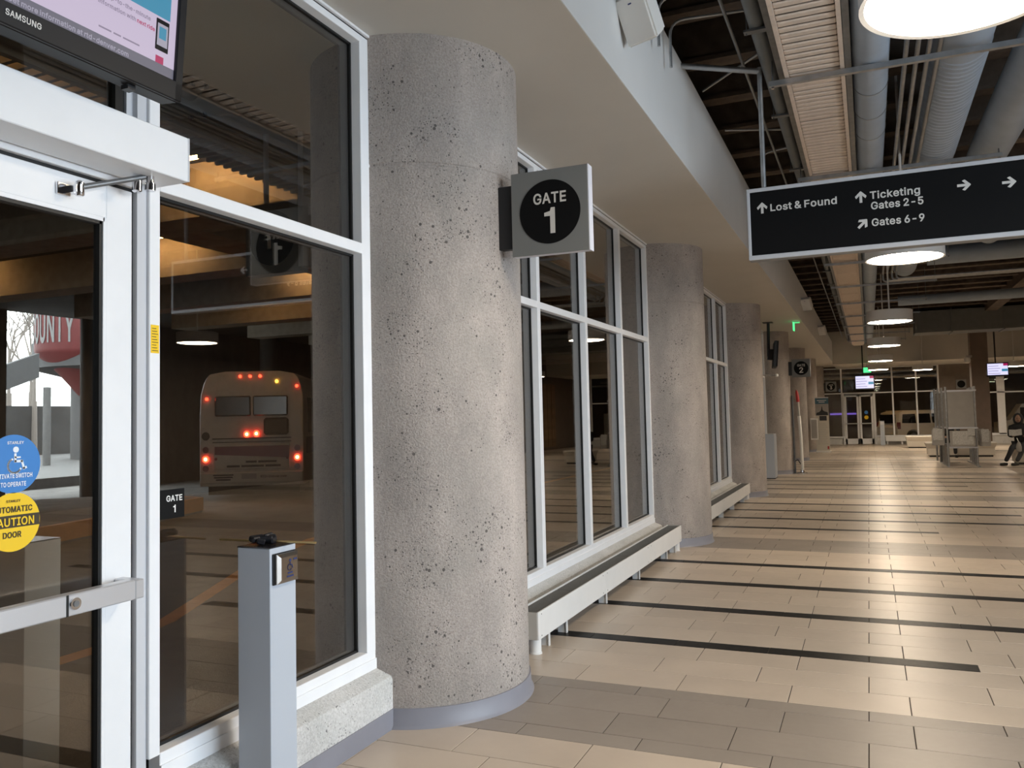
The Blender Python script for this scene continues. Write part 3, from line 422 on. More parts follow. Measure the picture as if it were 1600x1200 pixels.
def tile_mb(dx, dy, h=.0):
    b = .0012; x0, x1, y0, y1 = G/2, dx-G/2, G/2, dy-G/2; z0, z1 = -.010, 0.
    return MB().add([(x0, y0, z0), (x1, y0, z0), (x1, y1, z0), (x0, y1, z0), (x0, y0, z1-b), (x1, y0, z1-b), (x1, y1, z1-b), (x0, y1, z1-b),
                     (x0+b, y0+b, z1), (x1-b, y0+b, z1), (x1-b, y1-b, z1), (x0+b, y1-b, z1)],
                    [(0, 1, 5, 4), (1, 2, 6, 5), (2, 3, 7, 6), (3, 0, 4, 7), (4, 5, 9, 8), (5, 6, 10, 9), (6, 7, 11, 10), (7, 4, 8, 11), (8, 9, 10, 11)])
vis = sorted([t for t in tiles if in_view((t[0]+t[1])/2, t[2]+t[3]/2)], key=lambda t: (t[2]-CAM.y)**2+((t[0]+t[1])/2-CAM.x)**2)
near = set(id(t) for t in vis[:300]); cache = {}
rest = {}
for t in tiles:
    a, b, y, w, c = t
    if id(t) in near:
        key = (round(b-a, 3), round(w, 3), c)
        if key not in cache: 
            o = tile_mb(b-a, w).build('floor_tile', c, fl, local=True); cache[key] = o
        else:
            o = cache[key].copy(); C.objects.link(o); o.parent = fl
        o.location = (a-2, y-10, .12+random.uniform(-.0006, .0006))
    else:
        q = tile_mb(b-a, w); rest.setdefault(c, MB()).add([(v[0]+a, v[1]+y, v[2]) for v in q.v], q.f)
for c, q in rest.items(): tag(q.build('floor_tiles', c, fl), kind='stuff')

# ---- columns with rubber base
colobj = []
prof = [(COLR, .0), (COLR, 2.93), (COLR-.006, 2.934), (COLR-.006, 2.944), (COLR+.001, 2.95), (COLR, ZS+.05)]
LAB = {-1: 'round concrete column behind the camera by the entrance door', 0: 'large pitted round concrete column in the foreground carrying the gate 1 sign',
       1: 'second round concrete column, between the two white floor heaters', 2: 'third round concrete column, just past the second heater',
       3: 'fourth round concrete column carrying the gate 2 sign', 4: 'fifth round concrete column, behind the gate 2 sign',
       5: 'sixth round concrete column behind the roll-up banner', 6: 'farthest round concrete column by the end windows'}
c0 = None
for k, yc in enumerate(COLY):
    idx = k-1
    if c0 is None:
        c0 = thing('concrete_column', (COLX, yc, 0)); 
        MB().lathe(prof, (COLX, yc), 96).build('shaft', 'column', c0, smooth=True)
        MB().lathe([(COLR-.01, .0), (COLR+.026, .0), (COLR+.022, .006), (COLR+.012, .018), (COLR+.008, .1), (COLR-.01, .101)], (COLX, yc), 96, cap=False).build('rubber_base', 'rubber', c0, smooth=True)
        o = c0
    else:
        o = clone(c0, None, (0, yc-COLY[0], 0)); o.rotation_euler.z = R(67*k)
    tag(o, LAB[idx], 'column', 'round concrete columns along the window wall')
    colobj.append(o)

# ---- soffit with fascia, back wall above it, ceiling deck and joists
FX = -1.262
so = struct(MB().box(-2.36, FX, YB, 33.0, ZS, 4.53).build('trim_1', 'soffit'))
tag(so, 'cream painted soffit box above the window wall')
MB().box(-2.36, FX, 33.0, YF, ZS, 4.53).build('soffit_end', 'soffit', so)
MB().box(FX, FX+.004, YB, 33.0, ZS+.002, 4.528).build('fascia', 'fascia', so)
bk = struct(MB().box(FX+.001, XR2, 33.0, YF+.02, 3.56, 5.4).box(-2.5, FX+.001, 33.0, YF+.02, 4.53, 5.4).build('trim_2', 'soffit'))
tag(bk, 'cream bulkhead above the far windows')
ce = struct(MB().box(-2.9, XR2+.3, YB-.2, YF+.3, 5.4, 5.6).build('ceiling', 'deck'))
MB().box(-2.5, -2.36, YB, YF, 4.4, 5.4).build('upper_wall', 'deck', ce)
jm = MB().box(-.09, .09, -.06, .06, 0, .45).add([], [])
jb = None
yj = -3.0
while yj < 33:
    if jb is None:
        jb = MB().box(-2.36, XR2, yj-.07, yj+.07, 4.95, 5.4).box(-2.36, XR2, yj-.10, yj+.10, 4.91, 4.951).build('joist', 'joist', ce); y0j = yj
    else:
        o = jb.copy(); C.objects.link(o); o.parent = ce; o.location = (0, yj-y0j, 0)
    yj += 1.016
# main girders along the hall
for x in (3.85, ):
    MB().box(x-.17, x+.17, YB, 33, 4.72, 5.4).build('girder', 'joist', ce)

# ---- right and back walls (outside the frame, seen in the glass reflections)
wr = struct(MB().box(XR2, XR2+.2, 1.4, YF+.3, -.1, 5.5).build('wall_right', 'brown'))
k = 0; yy = 15.0; wood = None
while yy < 34:
    w = .19
    if wood is None: wood = MB().box(XR2-.06, XR2, yy, yy+w-.02, .15, 3.2).build('wood_slat', 'wood', wr); y0 = yy
    else:
        o = wood.copy(); C.objects.link(o); o.parent = wr; o.location = (-.02*(k % 3 == 1), yy-y0, 0)
    yy += w; k += 1
ws = struct(MB().box(XR1, XR1+.2, YB, -5.3, -.1, 5.5).box(XR1, XR1+.2, .5, 1.6, -.1, 5.5).box(XR1, XR1+.2, -5.3, .5, -.1, .4).box(XR1, XR1+.2, -5.3, .5, 3.3, 5.5).box(XR1, XR2+.2, 1.4, 1.6, -.1, 5.5).build('wall_street', 'brown'))
wb = struct(MB().box(-2.9, XR1+.2, YB-.2, YB, -.1, 5.5).build('wall_back', 'brown'))
win = struct(thing('window_9', (XR1, -5, .4)))
tag(win, 'street window bay in the right wall')
for i in range(5):
    y = -5.3+i*5.8/4
    MB().box(XR1+.06, XR1+.14, y-.03, y+.03, .4, 3.3).build('mullion', 'white', win)
MB().box(XR1+.06, XR1+.14, -5.3, .5, 2.45, 2.51).build('rail', 'white', win)

# ---- window walls between the columns
CURB = [(XCURB, 0.), (XCURB, .245), (XCURB-.006, .262), (XCURB-.022, .272), (XF+.004, .300), (XF-.14, .315), (XF-.14, 0.)]
def curb(name, y0, y1, parent):
    b = MB(); n = len(CURB)
    b.add([(x, y, z) for y in (y0, y1) for x, z in CURB], [tuple(range(n)), tuple(range(2*n-1, n-1, -1))]+[(i, i+n, (i+1) % n+n, (i+1) % n) for i in range(n)])
    return b.build(name, 'curb', parent)
def frame_member(parent, name, y0, y1, z0, z1, depth=.062, lip=.0):
    """white inner part, black gasket and dark outer part of one frame bar"""
    rail = y1-y0 > .3
    o = MB().bbox(XG+.004, XF-(.0008 if rail else 0), y0, y1, z0, z1, .0025).build(name, 'white', parent)
    g = .011; gy = 0 if rail else g; gz = g if rail else 0
    MB().box(XG-.003, XG+.012, y0-gy, y1+gy, z0-gz, z1+gz).build('gasket', 'gasket', o)
    MB().box(XG-.07, XG-.004, y0-.004, y1+.004, z0-.004, z1+.004).build('outer_cap', 'dkframe', o)
    return o
def window_bay(n, ys, y0, y1, label, heads=True, first=True, last=True):
    w = struct(thing('window_%d' % n, (XF, (y0+y1)/2, 0))); tag(w, label)
    curb('curb', y0-.02, y1+.02, w)
    MB().box(XCURB-.002, XCURB+.006, y0, y1, 0., .1).build('rubber_base', 'rubber', w)
    zt = ZS-.006
    frame_member(w, 'sill_rail', y0, y1, .318, .395)
    MB().box(XF-.01, XF+.006, y0, y1, .300, .352).build('sill_cover', 'white', w)
    frame_member(w, 'middle_rail', y0, y1, 2.452, 2.508)
    frame_member(w, 'head_rail', y0, y1, 3.592, zt-.014)
    MB().box(XF-.03, XF+.012, y0, y1, zt-.007, ZS+.001).build('head_trim', 'white', w)
    MB().box(XF-.03, XF-.004, y0, y1, zt-.015, zt-.006).build('shadow_gap', 'gasket', w)
    for (a, b) in ys: frame_member(w, 'mullion', a, b, .39, 3.60)
    for (a, b), (c, d) in zip(ys, ys[1:]):
        for z0, z1 in ((.39, 2.455), (2.505, 3.60)):
            MB().box(XG-.003, XG+.003, b-.01, c+.01, z0-.01, z1+.01).build('pane', 'glass', w)
    return w
def bay_mullions(k):
    a = COLY[k+1]+.605; b = COLY[k+2]-.605
    ys = [(a-.03, a+.045)]
    for j in range(1, 4):
        c = a+.015+(b-a)*j/4; ys.append((c-.032, c+.032))
    ys.append((b-.05, b+.03)); return ys, a-.02, b+.02
NAMES = {0: 'four-bay window between the first and second columns', 1: 'window between the second and third columns', 2: 'window behind the grey cabinet', 3: 'window past the gate 2 sign', 4: 'window behind the banner', 5: 'last side window before the far wall'}
for k in range(6):
    ys, a, b = bay_mullions(k)
    if k < 4: window_bay(k+2, ys, a, b, NAMES[k])
    else: struct(MB().box(-2.6, XF, a, b, 0, ZS).build('wall_left', 'column'))

# entrance bay: window beside the door
YP0, YP1 = -2.548, -2.498
wn = window_bay(1, [(YP0, YP1), (-1.150, -1.05)], YP1, -1.05, 'tall two-pane window between the entrance door and the first column')
MB().box(XG-.07, XG+.03, -2.62, YP0-.002, 0, 3.6).build('door_jamb', 'alu', wn)
MB().box(XG+.03, XF-.014, -2.592, YP0-.001, 0, 3.6).build('jamb_return', 'alu', wn)

# ---- entrance door
XL = -2.36
dr = struct(thing('door_1', (XL, -3.1, 0))); tag(dr, 'white aluminium glazed entrance door with push bar and round stickers')
DY0, DY1, DZ1 = -3.62, -2.604, 2.425
leaf = MB()
leaf.bbox(XL-.045, XL, DY1-.112, DY1, .012, DZ1, .003).build('stile', 'white', dr)
MB().bbox(XL-.045, XL, DY0, DY0+.112, .012, DZ1, .003).build('stile', 'white', dr)
MB().bbox(XL-.045, XL-.0005, DY0+.1115, DY1-.1115, 2.305, DZ1, .003).build('top_rail', 'white', dr)
MB().bbox(XL-.045, XL-.0005, DY0+.1115, DY1-.1115, .012, .26, .003).build('bottom_rail', 'white', dr)
for (a, b, c, d) in ((DY1-.125, DY1-.111, .26, 2.305), (DY0+.111, DY0+.125, .26, 2.305)):
    MB().box(XL-.03, XL+.0015, a, b, c, d).build('glazing_bead', 'white', dr)
MB().box(XL-.03, XL+.0015, DY0+.12, DY1-.12, 2.292, 2.306).build('glazing_bead', 'white', dr)
gb = MB()
for (a, b, c, d) in ((DY1-.136, DY1-.124, .26, 2.293), (DY0+.124, DY0+.136, .26, 2.293), (DY0+.12, DY1-.12, 2.281, 2.293), (DY0+.12, DY1-.12, .255, .267)):
    gb.box(XL-.032, XL-.004, a, b, c, d)
gb.build('gasket', 'gasket', dr)
pane = MB().box(XL-.026, XL-.020, DY0+.115, DY1-.115, .25, 2.30).build('pane', 'glass', dr)
MB().box(XL-.05, XL-.01, DY0, DY1+.012, DZ1+.001, DZ1+.014).build('weather_strip', 'gasket', dr)
MB().box(XL-.045, XL-.012, DY1+.001, DY1+.012, .0, DZ1).build('weather_strip', 'gasket', dr)
# door frame head and transom above
th = MB().bbox(XG-.05, XF-.012, -3.75, -2.592, DZ1+.014, 2.60, .003).build('frame_head', 'white', dr)
for (a, b, c, d) in ((-3.75, YP0, 3.592, ZS-.02),):
    frame_member(dr, 'head_rail', a, b, c, d)
MB().box(XG-.003, XG+.003, -3.75, -2.61, 2.58, 3.60).build('transom_pane', 'glass', dr)
MB().box(XF-.03, XF+.012, -3.75, YP1, ZS-.013, ZS+.001).build('head_trim', 'white', dr)
MB().box(XG-.02, XG+.02, -2.66, -2.622, 2.6, 3.6).build('gasket', 'gasket', dr)
# push bar with lock cylinder
pb = MB().bbox(XL+.055, XL+.10, DY0+.06, DY1-.072, .985, 1.052, .004).build('push_bar', 'steel', dr)
MB().bbox(XL-.002, XL+.1, DY1-.074, DY1-.035, .985, 1.050, .004).build('end_cap', 'steel', pb)
MB().bbox(XL-.002, XL+.1, DY0+.03, DY0+.06, .985, 1.050, .004).build('end_cap', 'steel', pb)
MB().box(XL+.10, XL+.1015, -2.944, -2.936, .985, 1.052).build('joint', 'gasket', pb)
cyl = [(.0, .0)]
MB().prism(disc(24, .019), (XL+.10, -2.915, 1.022), YA, ZA, XA, .008).build('lock_cylinder', 'chrome', pb)
MB().prism(disc(20, .010), (XL+.108, -2.915, 1.022), YA, ZA, XA, .003).build('keyway', 'galv_dark', pb)
# stickers on the glass
XS = XL-.0195
def sticker(r, cy, cz, m, name):
    return MB().prism(disc(48, r), (XS, cy, cz), YA, ZA, XA, .001).build(name, m, dr)
s1 = sticker(.0905, -3.037, 1.467, 'blue', 'accessibility_sticker')
text('STANLEY', .013, 'whprint', s1, (XS+.001, -3.032, 1.533), '+x', bold=.02)
MB().prism(disc(16, .0095), (XS+.001, -3.030, 1.511), YA, ZA, XA, .001).build('pictogram_head', 'whprint', s1)
pic = MB()
def stroke(b, pts, w, o, face):
    ra, ua, da = [Vector(v) for v in FACE[face]]; o = Vector(o)
    for (p, q) in zip(pts, pts[1:]):
        d = Vector((q[0]-p[0], q[1]-p[1])); L = d.length; d /= L; n = Vector((-d.y, d.x))*w/2; e = d*w*.35
        P = [Vector(p)-e+n, Vector(p)-e-n, Vector(q)+e-n, Vector(q)+e+n]
        b.add([o+ra*v.x+ua*v.y+da*.001 for v in P], [(0, 1, 2, 3)])
stroke(pic, [(-.002, .030), (-.002, .008), (.020, .008), (.027, -.015), (.034, -.012)], .0075, (XS+.001, -3.030, 1.467), '+x')
stroke(pic, [(-.002, .020), (.014, .020)], .005, (XS+.001, -3.030, 1.467), '+x')
stroke(pic, [(-.008+.022*math.cos(R(a)), -.006+.022*math.sin(R(a))) for a in range(110, 345, 15)], .006, (XS+.001, -3.026, 1.467), '+x')
pic.build('pictogram', 'whprint', s1)
text('ACTIVATE SWITCH', .0205, 'whprint', s1, (XS+.001, -3.040, 1.431), '+x', bold=.02, sx=.72)
text('TO OPERATE', .0205, 'whprint', s1, (XS+.001, -3.038, 1.405), '+x', bold=.02, sx=.72)
s2 = sticker(.0905, -3.037, 1.288, 'yellow', 'caution_sticker')
text('STANLEY', .011, 'dkprint', s2, (XS+.001, -3.037, 1.353), '+x', bold=.01)
text('AUTOMATIC', .027, 'dkprint', s2, (XS+.001, -3.040, 1.328), '+x', bold=.015, sx=.85)
MB().box(XS+.001, XS+.0015, -3.126, -2.948, 1.271, 1.309).build('caution_band', 'dkprint', s2)
text('CAUTION', .037, 'yellow', s2, (XS+.0015, -3.040, 1.290), '+x', bold=.03, sx=.90)
text('DOOR', .027, 'dkprint', s2, (XS+.001, -3.040, 1.250), '+x', bold=.015, sx=.85)
# operator box over the door with its arm
op = thing('door_operator', (-2.25, -3.1, 2.45), 'long white door operator box over the entrance door with a steel arm', 'door operator')
MB().bbox(XF+.001, -2.168, -3.75, -2.524, 2.456, 2.618, .003).build('housing', 'white', op)
MB().box(XF+.001, -2.1665, -2.530, -2.5235, 2.457, 2.617).build('end_plate', 'alu', op)
arm = MB().tube([(-2.243, -2.656, 2.452), (-2.300, -2.862, 2.372)], .0095, 10).build('arm', 'galv_dark', op, smooth=True)
MB().lathe([(.019, 2.405), (.019, 2.43), (.014, 2.432), (.014, 2.457), (.017, 2.458), (.017, 2.47)], (-2.235, -2.640), 20).build('pivot', 'chrome', op, smooth=True)
MB().lathe([(.010, 2.395), (.017, 2.40), (.017, 2.445), (.009, 2.45)], (-2.262, -2.672), 16).build('knuckle', 'chrome', op, smooth=True)
sh = MB().bbox(XL+.0005, XL+.012, -2.915, -2.865, 2.345, 2.385, .002).build('shoe', 'chrome', op)
MB().lathe([(.011, 2.340), (.015, 2.345), (.015, 2.385), (.008, 2.392)], (-2.305, -2.868), 16).box(XL+.01, -2.30, -2.885, -2.86, 2.352, 2.376).build('joint', 'chrome', sh, smooth=True)
# ceiling-hung monitor above the door
tv = thing('information_monitor', (-2.0, -3.2, 2.645), 'large black information monitor hanging above the entrance door, lilac screen', 'monitor')
TILT = R(4.7)
tm = Matrix.Translation((-2.0, 0, 2.645)) @ Matrix.Rotation(TILT, 4, 'Y') @ Matrix.Translation((2.0, 0, -2.645))
TY0, TY1, TZ0, TZ1 = -3.70, -2.742, 2.645, 3.22
MB().bbox(-2.075, -2.0, TY0, TY1, TZ0, TZ1, .006).xf(tm).build('case', 'screen_frame', tv)
bz = MB(); X0 = -2.0005
for (a, b, c, d) in ((TY0, TY1, TZ0, TZ0+.062), (TY0, TY1, TZ1-.035, TZ1), (TY0, TY0+.035, TZ0, TZ1), (TY1-.032, TY1, TZ0, TZ1)): bz.bbox(X0, X0+.014, a, b, c, d, .003)
bz.xf(tm).build('bezel', 'screen_frame', tv)
sc = MB().box(X0, X0+.002, TY0+.03, TY1-.028, TZ0+.058, TZ1-.03).xf(tm).build('screen', 'scr_body', tv)
MB().box(X0+.002, X0+.0025, TY0+.034, TY1-.03, TZ0+.060, TZ0+.098).xf(tm).build('footer_bar', 'scr_bar', sc)
MB().box(X0+.002, X0+.0025, -3.15, -2.800, 2.892, TZ1-.04).xf(tm).build('picture', 'scr_blue', sc)
MB().box(X0+.002, X0+.0025, -2.850, -2.818, 2.742, 2.766).xf(tm).build('red_badge', 'scr_red', sc)
ph = MB().bbox(X0+.002, X0+.004, -2.855, -2.803, 2.784, 2.884, .0015).xf(tm).build('phone_drawing', 'black_gloss', sc)
MB().box(X0+.004, X0+.0045, -2.850, -2.808, 2.799, 2.870).xf(tm).build('phone_screen', 'scr_light', ph)
MB().box(X0+.0045, X0+.005, -2.843, -2.815, 2.822, 2.860).xf(tm).build('phone_picture', 'scr_blue', ph)
tvf = ((0, 1, 0), (math.sin(TILT), 0, math.cos(TILT)), (math.cos(TILT), 0, -math.sin(TILT)))
def TVp(y, z): return tm @ Vector((X0+.0022, y, z))
text('up-to-the-minute', 0, 'scr_text', sc, TVp(-2.880, 2.868), tvf, cap=.0135, align='RIGHT')
text('information with', 0, 'scr_text', sc, TVp(-2.936, 2.842), tvf, cap=.0135, align='RIGHT')
text('next ride', 0, 'scr_red', sc, TVp(-2.931, 2.842), tvf, cap=.0135, align='LEFT', width=.070)
for j_, (a_, b_) in enumerate(((-3.065, -3.02), (-3.012, -2.985), (-2.977, -2.915))): MB().box(X0+.002, X0+.0025, a_, b_, 2.765, 2.770).xf(tm).build('print_line', 'scr_text', sc)
text('Get more information at rtd-denver.com', 0, 'scr_light', sc, TVp(-2.955, TZ0+.078), tvf, cap=.0155, align='RIGHT')
text('SAMSUNG', 0, 'letter', tv, tm @ Vector((X0+.0145, -3.307, TZ0+.034)), tvf, cap=.017, width=.104)
MB().box(-2.05, -2.02, -2.93, -2.90, 2.632, 2.646).build('sensor', 'black_metal', tv)
MB().box(-2.12, -2.06, -3.26, -3.16, 2.85, ZS).build('hanger_pole', 'black_metal', tv)
MB().box(-2.2, -1.98, -3.33, -3.09, ZS-.012, ZS).build('ceiling_plate', 'black_metal', tv)
# yellow warning label on the post and small gate plaque on the glass
yl = MB().box(XF+.0002, XF+.0012, -2.543, -2.505, 1.842, 1.946).build('warning_label', 'yellow')
tag(yl, 'small yellow warning label on the white post beside the door', 'label')
for j in range(9): MB().box(XF+.0012, XF+.0016, -2.538, -2.510-.004*(j % 3), 1.850+j*.0102, 1.8525+j*.0102).build('print_line', 'dkprint', yl)
gp = MB().box(XG+.004, XG+.008, -2.446, -2.322, 1.222, 1.332).build('gate_plaque', 'sign_black')
tag(gp, 'small black GATE 1 plaque stuck inside the window beside the door', 'sign')
text('GATE', .033, 'letter_far', gp, (XG+.008, -2.374, 1.299), '+x', bold=.025)
text('1', .042, 'letter_far', gp, (XG+.008, -2.374, 1.259), '+x', bold=.03)

# ---- push-plate post
bo = thing('switch_post', (-2.117, -2.175, 0), 'square blue-grey post with a steel accessible door switch plate', 'switch post')
BX0, BX1, BY0, BY1, BZ = -2.194, -2.040, -2.252, -2.098, 1.10
MB().bbox(BX0, BX1, BY0, BY1, 0, BZ, .002).build('post', 'bollard', bo)
MB().box(BX0-.001, BX1+.001, BY0-.001, BY1+.001, BZ, BZ+.004).build('top_plate', 'black_gloss', bo)
pl = MB().bbox(BX1, BX1+.008, -2.240, -2.106, .960, 1.078, .002).build('back_plate', 'gasket', bo)
b = MB(); a = .0; y0, y1, z0, z1 = -2.232, -2.108, .963, 1.075
for (i, (xx, ins)) in enumerate(((BX1+.006, 0), (BX1+.020, .004), (BX1+.026, .016))): pass
vs = []
for xx, ins in ((BX1+.006, 0), (BX1+.018, .0), (BX1+.027, .014)):
    vs += [(xx, y0+ins, z0+ins), (xx, y1-ins, z0+ins), (xx, y1-ins, z1-ins), (xx, y0+ins, z1-ins)]
b.add(vs, [(i*4+k, i*4+(k+1) % 4, i*4+4+(k+1) % 4, i*4+4+k) for i in range(2) for k in range(4)]+[(8, 9, 10, 11), (3, 2, 1, 0)])
pp = b.build('push_plate', 'plate_steel', bo)
MB().prism(disc(12, .006), (BX1+.0272, -2.166, 1.046), YA, ZA, XA, .0006).build('pictogram_head', 'bus_blue', pp)
pc = MB(); stroke(pc, [(0, .014), (0, .004), (.010, .004), (.014, -.008)], .004, (BX1+.0272, -2.166, 1.024), '+x')
stroke(pc, [(-.003+.012*math.cos(R(a)), -.002+.012*math.sin(R(a))) for a in range(100, 350, 25)], .003, (BX1+.0272, -2.166, 1.022), '+x'); pc.build('pictogram', 'bus_blue', pp)
for z_, w_ in ((.999, .014), (.986, .020)): MB().box(BX1+.0272, BX1+.0278, -2.166-w_, -2.166+w_, z_-.003, z_+.003).build('print_line', 'bus_blue', pp)
MB().box(BX1+.0272, BX1+.0278, -2.146, -2.126, 1.044, 1.051).build('logo', 'bus_blue', pp)
st = thing('folded_black_clip', (-2.11, -2.17, BZ+.004), 'crumpled black clip with a thin brass rod lying on the switch post', 'clip')
MB().tube([(-2.36, -2.165, 1.112), (-2.2, -2.162, 1.113), (-1.9, -2.155, 1.115)], .0045, 8).build('rod', 'brass', st, smooth=True)
cl = MB()
for i in range(7):
    ang = i*.9; mm = Matrix.Translation((-2.13+.016*math.cos(ang*2), -2.17+.028*math.sin(ang), 1.117+.005*(i % 3))) @ Matrix.Rotation(ang, 4, 'Z') @ Matrix.Rotation(.5*math.sin(i*2.), 4, 'X')
    q = MB().bbox(-.032, .032, -.016, .016, -.010, .012, .005).xf(mm); cl.add(q.v, q.f)
cl.build('clip_body', 'black_gloss', st)

# ---- floor heaters
HX0, HX1 = -2.165, -2.0
def heater(y0, y1, label):
    h = thing('floor_heater', ((HX0+HX1)/2, (y0+y1)/2, 0), label, 'heater', 'long white floor heaters under the side windows')
    z0, z1 = .104, .285
    MB().box(HX0, HX1-.006, y0+.002, y1-.002, z0+.02, z1-.02).build('casing', 'heater_end', h)
    n = 3; L = (y1-y0)/n
    for i in range(n):
        MB().bbox(HX1-.012, HX1, y0+i*L+.0008, y0+(i+1)*L-.0008, z0, z1, .0015).build('front_panel', 'heater', h)
        for yy in (y0+i*L+.06, y0+(i+1)*L-.06):
            for zz in (z0+.02, z1-.02): MB().prism(disc(8, .005), (HX1, yy, zz), YA, ZA, XA, .0015).build('screw', 'galv_dark', h)
    MB().box(HX0, HX0+.010, y0, y1, z0, z1+.002).build('back_panel', 'heater', h)
    for yy in (y0, y1-.004): MB().box(HX0, HX1-.0125, yy, yy+.004, z0, z1).build('end_cap', 'heater_end', h)
    ends = [y0+.005, y0+(y1-y0)*.17, y0+(y1-y0)*.52, y0+(y1-y0)*.86, y1-.005]
    for a, b in zip(ends, ends[1:]):
        g = MB().box(HX0+.011, HX1-.013, a, b-.006, z1-.02, z1-.012).build('top_grille', 'grille', h)
        q = MB(); nn = int((b-a)/.02)
        for j in range(nn): q.box(HX0+.014, HX1-.016, a+.02*j+.004, a+.02*j+.010, z1-.013, z1-.006)
        q.build('grille_bars', 'grille', g)
    for yy in (y0+.07, y1-.07): MB().lathe([(.042, .0), (.042, .010), (.038, .012), (.038, z0+.02)], (HX1-.05, yy), 20).build('round_leg', 'heater', h, smooth=True)
    for fr in (.06, .14, .36, .60, .86, .955):
        yy = y0+(y1-y0)*fr
        q = MB().box(HX1-.035, HX1-.028, yy-.014, yy+.014, 0, z0+.02).box(HX1-.10, HX1-.035, yy-.003, yy+.003, 0, z0+.02)
        q.build('bracket', 'heater', h)
    return h
heater(.37, 4.93, 'long white floor heater between the first and second columns')
heater(.37+BAY, 4.93+BAY, 'long white floor heater between the second and third columns')

# ---- gate signs on the columns
def gate_sign(k, num, label):
    yc = COLY[k+1]-.143; x0, x1 = -1.711, -1.265; z0, z1 = 2.463, 2.928
    s = thing('gate_sign', ((x0+x1)/2, yc, z0), label, 'sign', 'square grey gate signs projecting from the columns')
    MB().box(x0+.002, x1-.002, yc+.001, yc+.055, z0+.002, z1-.002).build('box', 'sign_edge', s)
    f = MB().bbox(x0, x1, yc-.006, yc, z0, z1, .0015).build('face_plate', 'sign_grey', s)
    MB().box(x1-.002, x1+.004, yc-.005, yc+.06, z0, z1).build('edge_trim', 'sign_edge', s)
    cx = x0+.226; cz = 2.694
    d = MB().prism(disc(64, .176), (cx, yc-.006, cz), XA, ZA, (0, -1, 0), .002).build('black_disc', 'sign_black', s)
    text('GATE', 0, 'letter', d, (cx+.002, yc-.0085, cz+.077), '-y', cap=.060, width=.190)
    text(num, 0, 'letter', d, (cx, yc-.0085, cz-.045), '-y', cap=.142)
    MB().box(x0-.095, x0+.01, yc+.006, yc+.05, z0+.05, z1-.06).build('bracket', 'black_metal', s)
    return s
gate_sign(0, '1', 'square grey GATE 1 sign on the foreground column')
gate_sign(3, '2', 'square grey GATE 2 sign on the fourth column')
gate_sign(6, '3', 'distant GATE 3 sign near the far doors')

# ---- hanging direction sign
SY = 2.0; SX0, SX1, SZ0, SZ1 = -.762, 2.05, 2.788, 3.362
sg = thing('direction_sign', ((SX0+SX1)/2, SY, SZ0), 'long black hanging direction sign with white arrows, Ticketing and Gates 2-5', 'sign')
MB().bbox(SX0, SX1, SY+.002, SY+.11, SZ0, SZ1, .004).build('box', 'sign_grey', sg)
fb = .030
for (a, b, c, d, nm) in ((SX0, SX1, SZ1-fb, SZ1, 'frame_bar'), (SX0, SX1, SZ0, SZ0+fb+.006, 'frame_bar'), (SX0, SX0+.024, SZ0+fb+.006, SZ1-fb, 'frame_bar'), (SX1-.024, SX1, SZ0+fb+.006, SZ1-fb, 'frame_bar')):
    MB().bbox(a, b, SY-.012, SY+.004, c, d, .003).build(nm, 'alu', sg)
fc = MB().box(SX0+.02, SX1-.02, SY-.004, SY+.003, SZ0+.03, SZ1-.026).build('black_face', 'sign_black', sg)
def arrow(cx, cz, ang, sz=.088, m='letter'):
    poly = [(-.11, -.5), (.11, -.5), (.11, .12), (.37, -.14), (.45, .02), (.45, .08), (.03, .5), (-.03, .5), (-.45, .08), (-.45, .02), (-.37, -.14), (-.11, .12)]
    c, s = math.cos(R(ang)), math.sin(R(ang)); P = [((x*c-y*s)*sz, (x*s+y*c)*sz) for x, y in poly]
    MB().prism(P, (cx, SY-.004, cz), XA, ZA, (0, -1, 0), .0015).build('arrow', m, fc)
for (x, z, a) in ((-.646, 3.200, 0), (.078, 3.196, 0), (.083, 2.990, -45), (.772, 3.196, -90), (1.057, 3.180, -90)): arrow(x, z, a)
text('Lost & Found', 0, 'letter', fc, (-.584, SY-.0055, 3.196), align='LEFT', cap=.058, width=.492)
text('Ticketing', 0, 'letter', fc, (.142, SY-.0055, 3.202), align='LEFT', cap=.058, width=.342)
text('Gates 2-5', 0, 'letter', fc, (.146, SY-.0055, 3.121), align='LEFT', cap=.058, width=.357)
text('Gates 6-9', 0, 'letter', fc, (.146, SY-.0055, 2.993), align='LEFT', cap=.058, width=.359)
for x in (-.632, 1.9):
    MB().tube([(x, SY+.05, SZ1-.01), (x, SY+.05, 4.36)], .019, 12).build('hanger_rod', 'galv', sg, smooth=True)
MB().tube([(-1.28, SY+.05, 4.50), (-.632, SY+.05, 4.33)], .024, 12).build('support_arm', 'galv', sg, smooth=True)

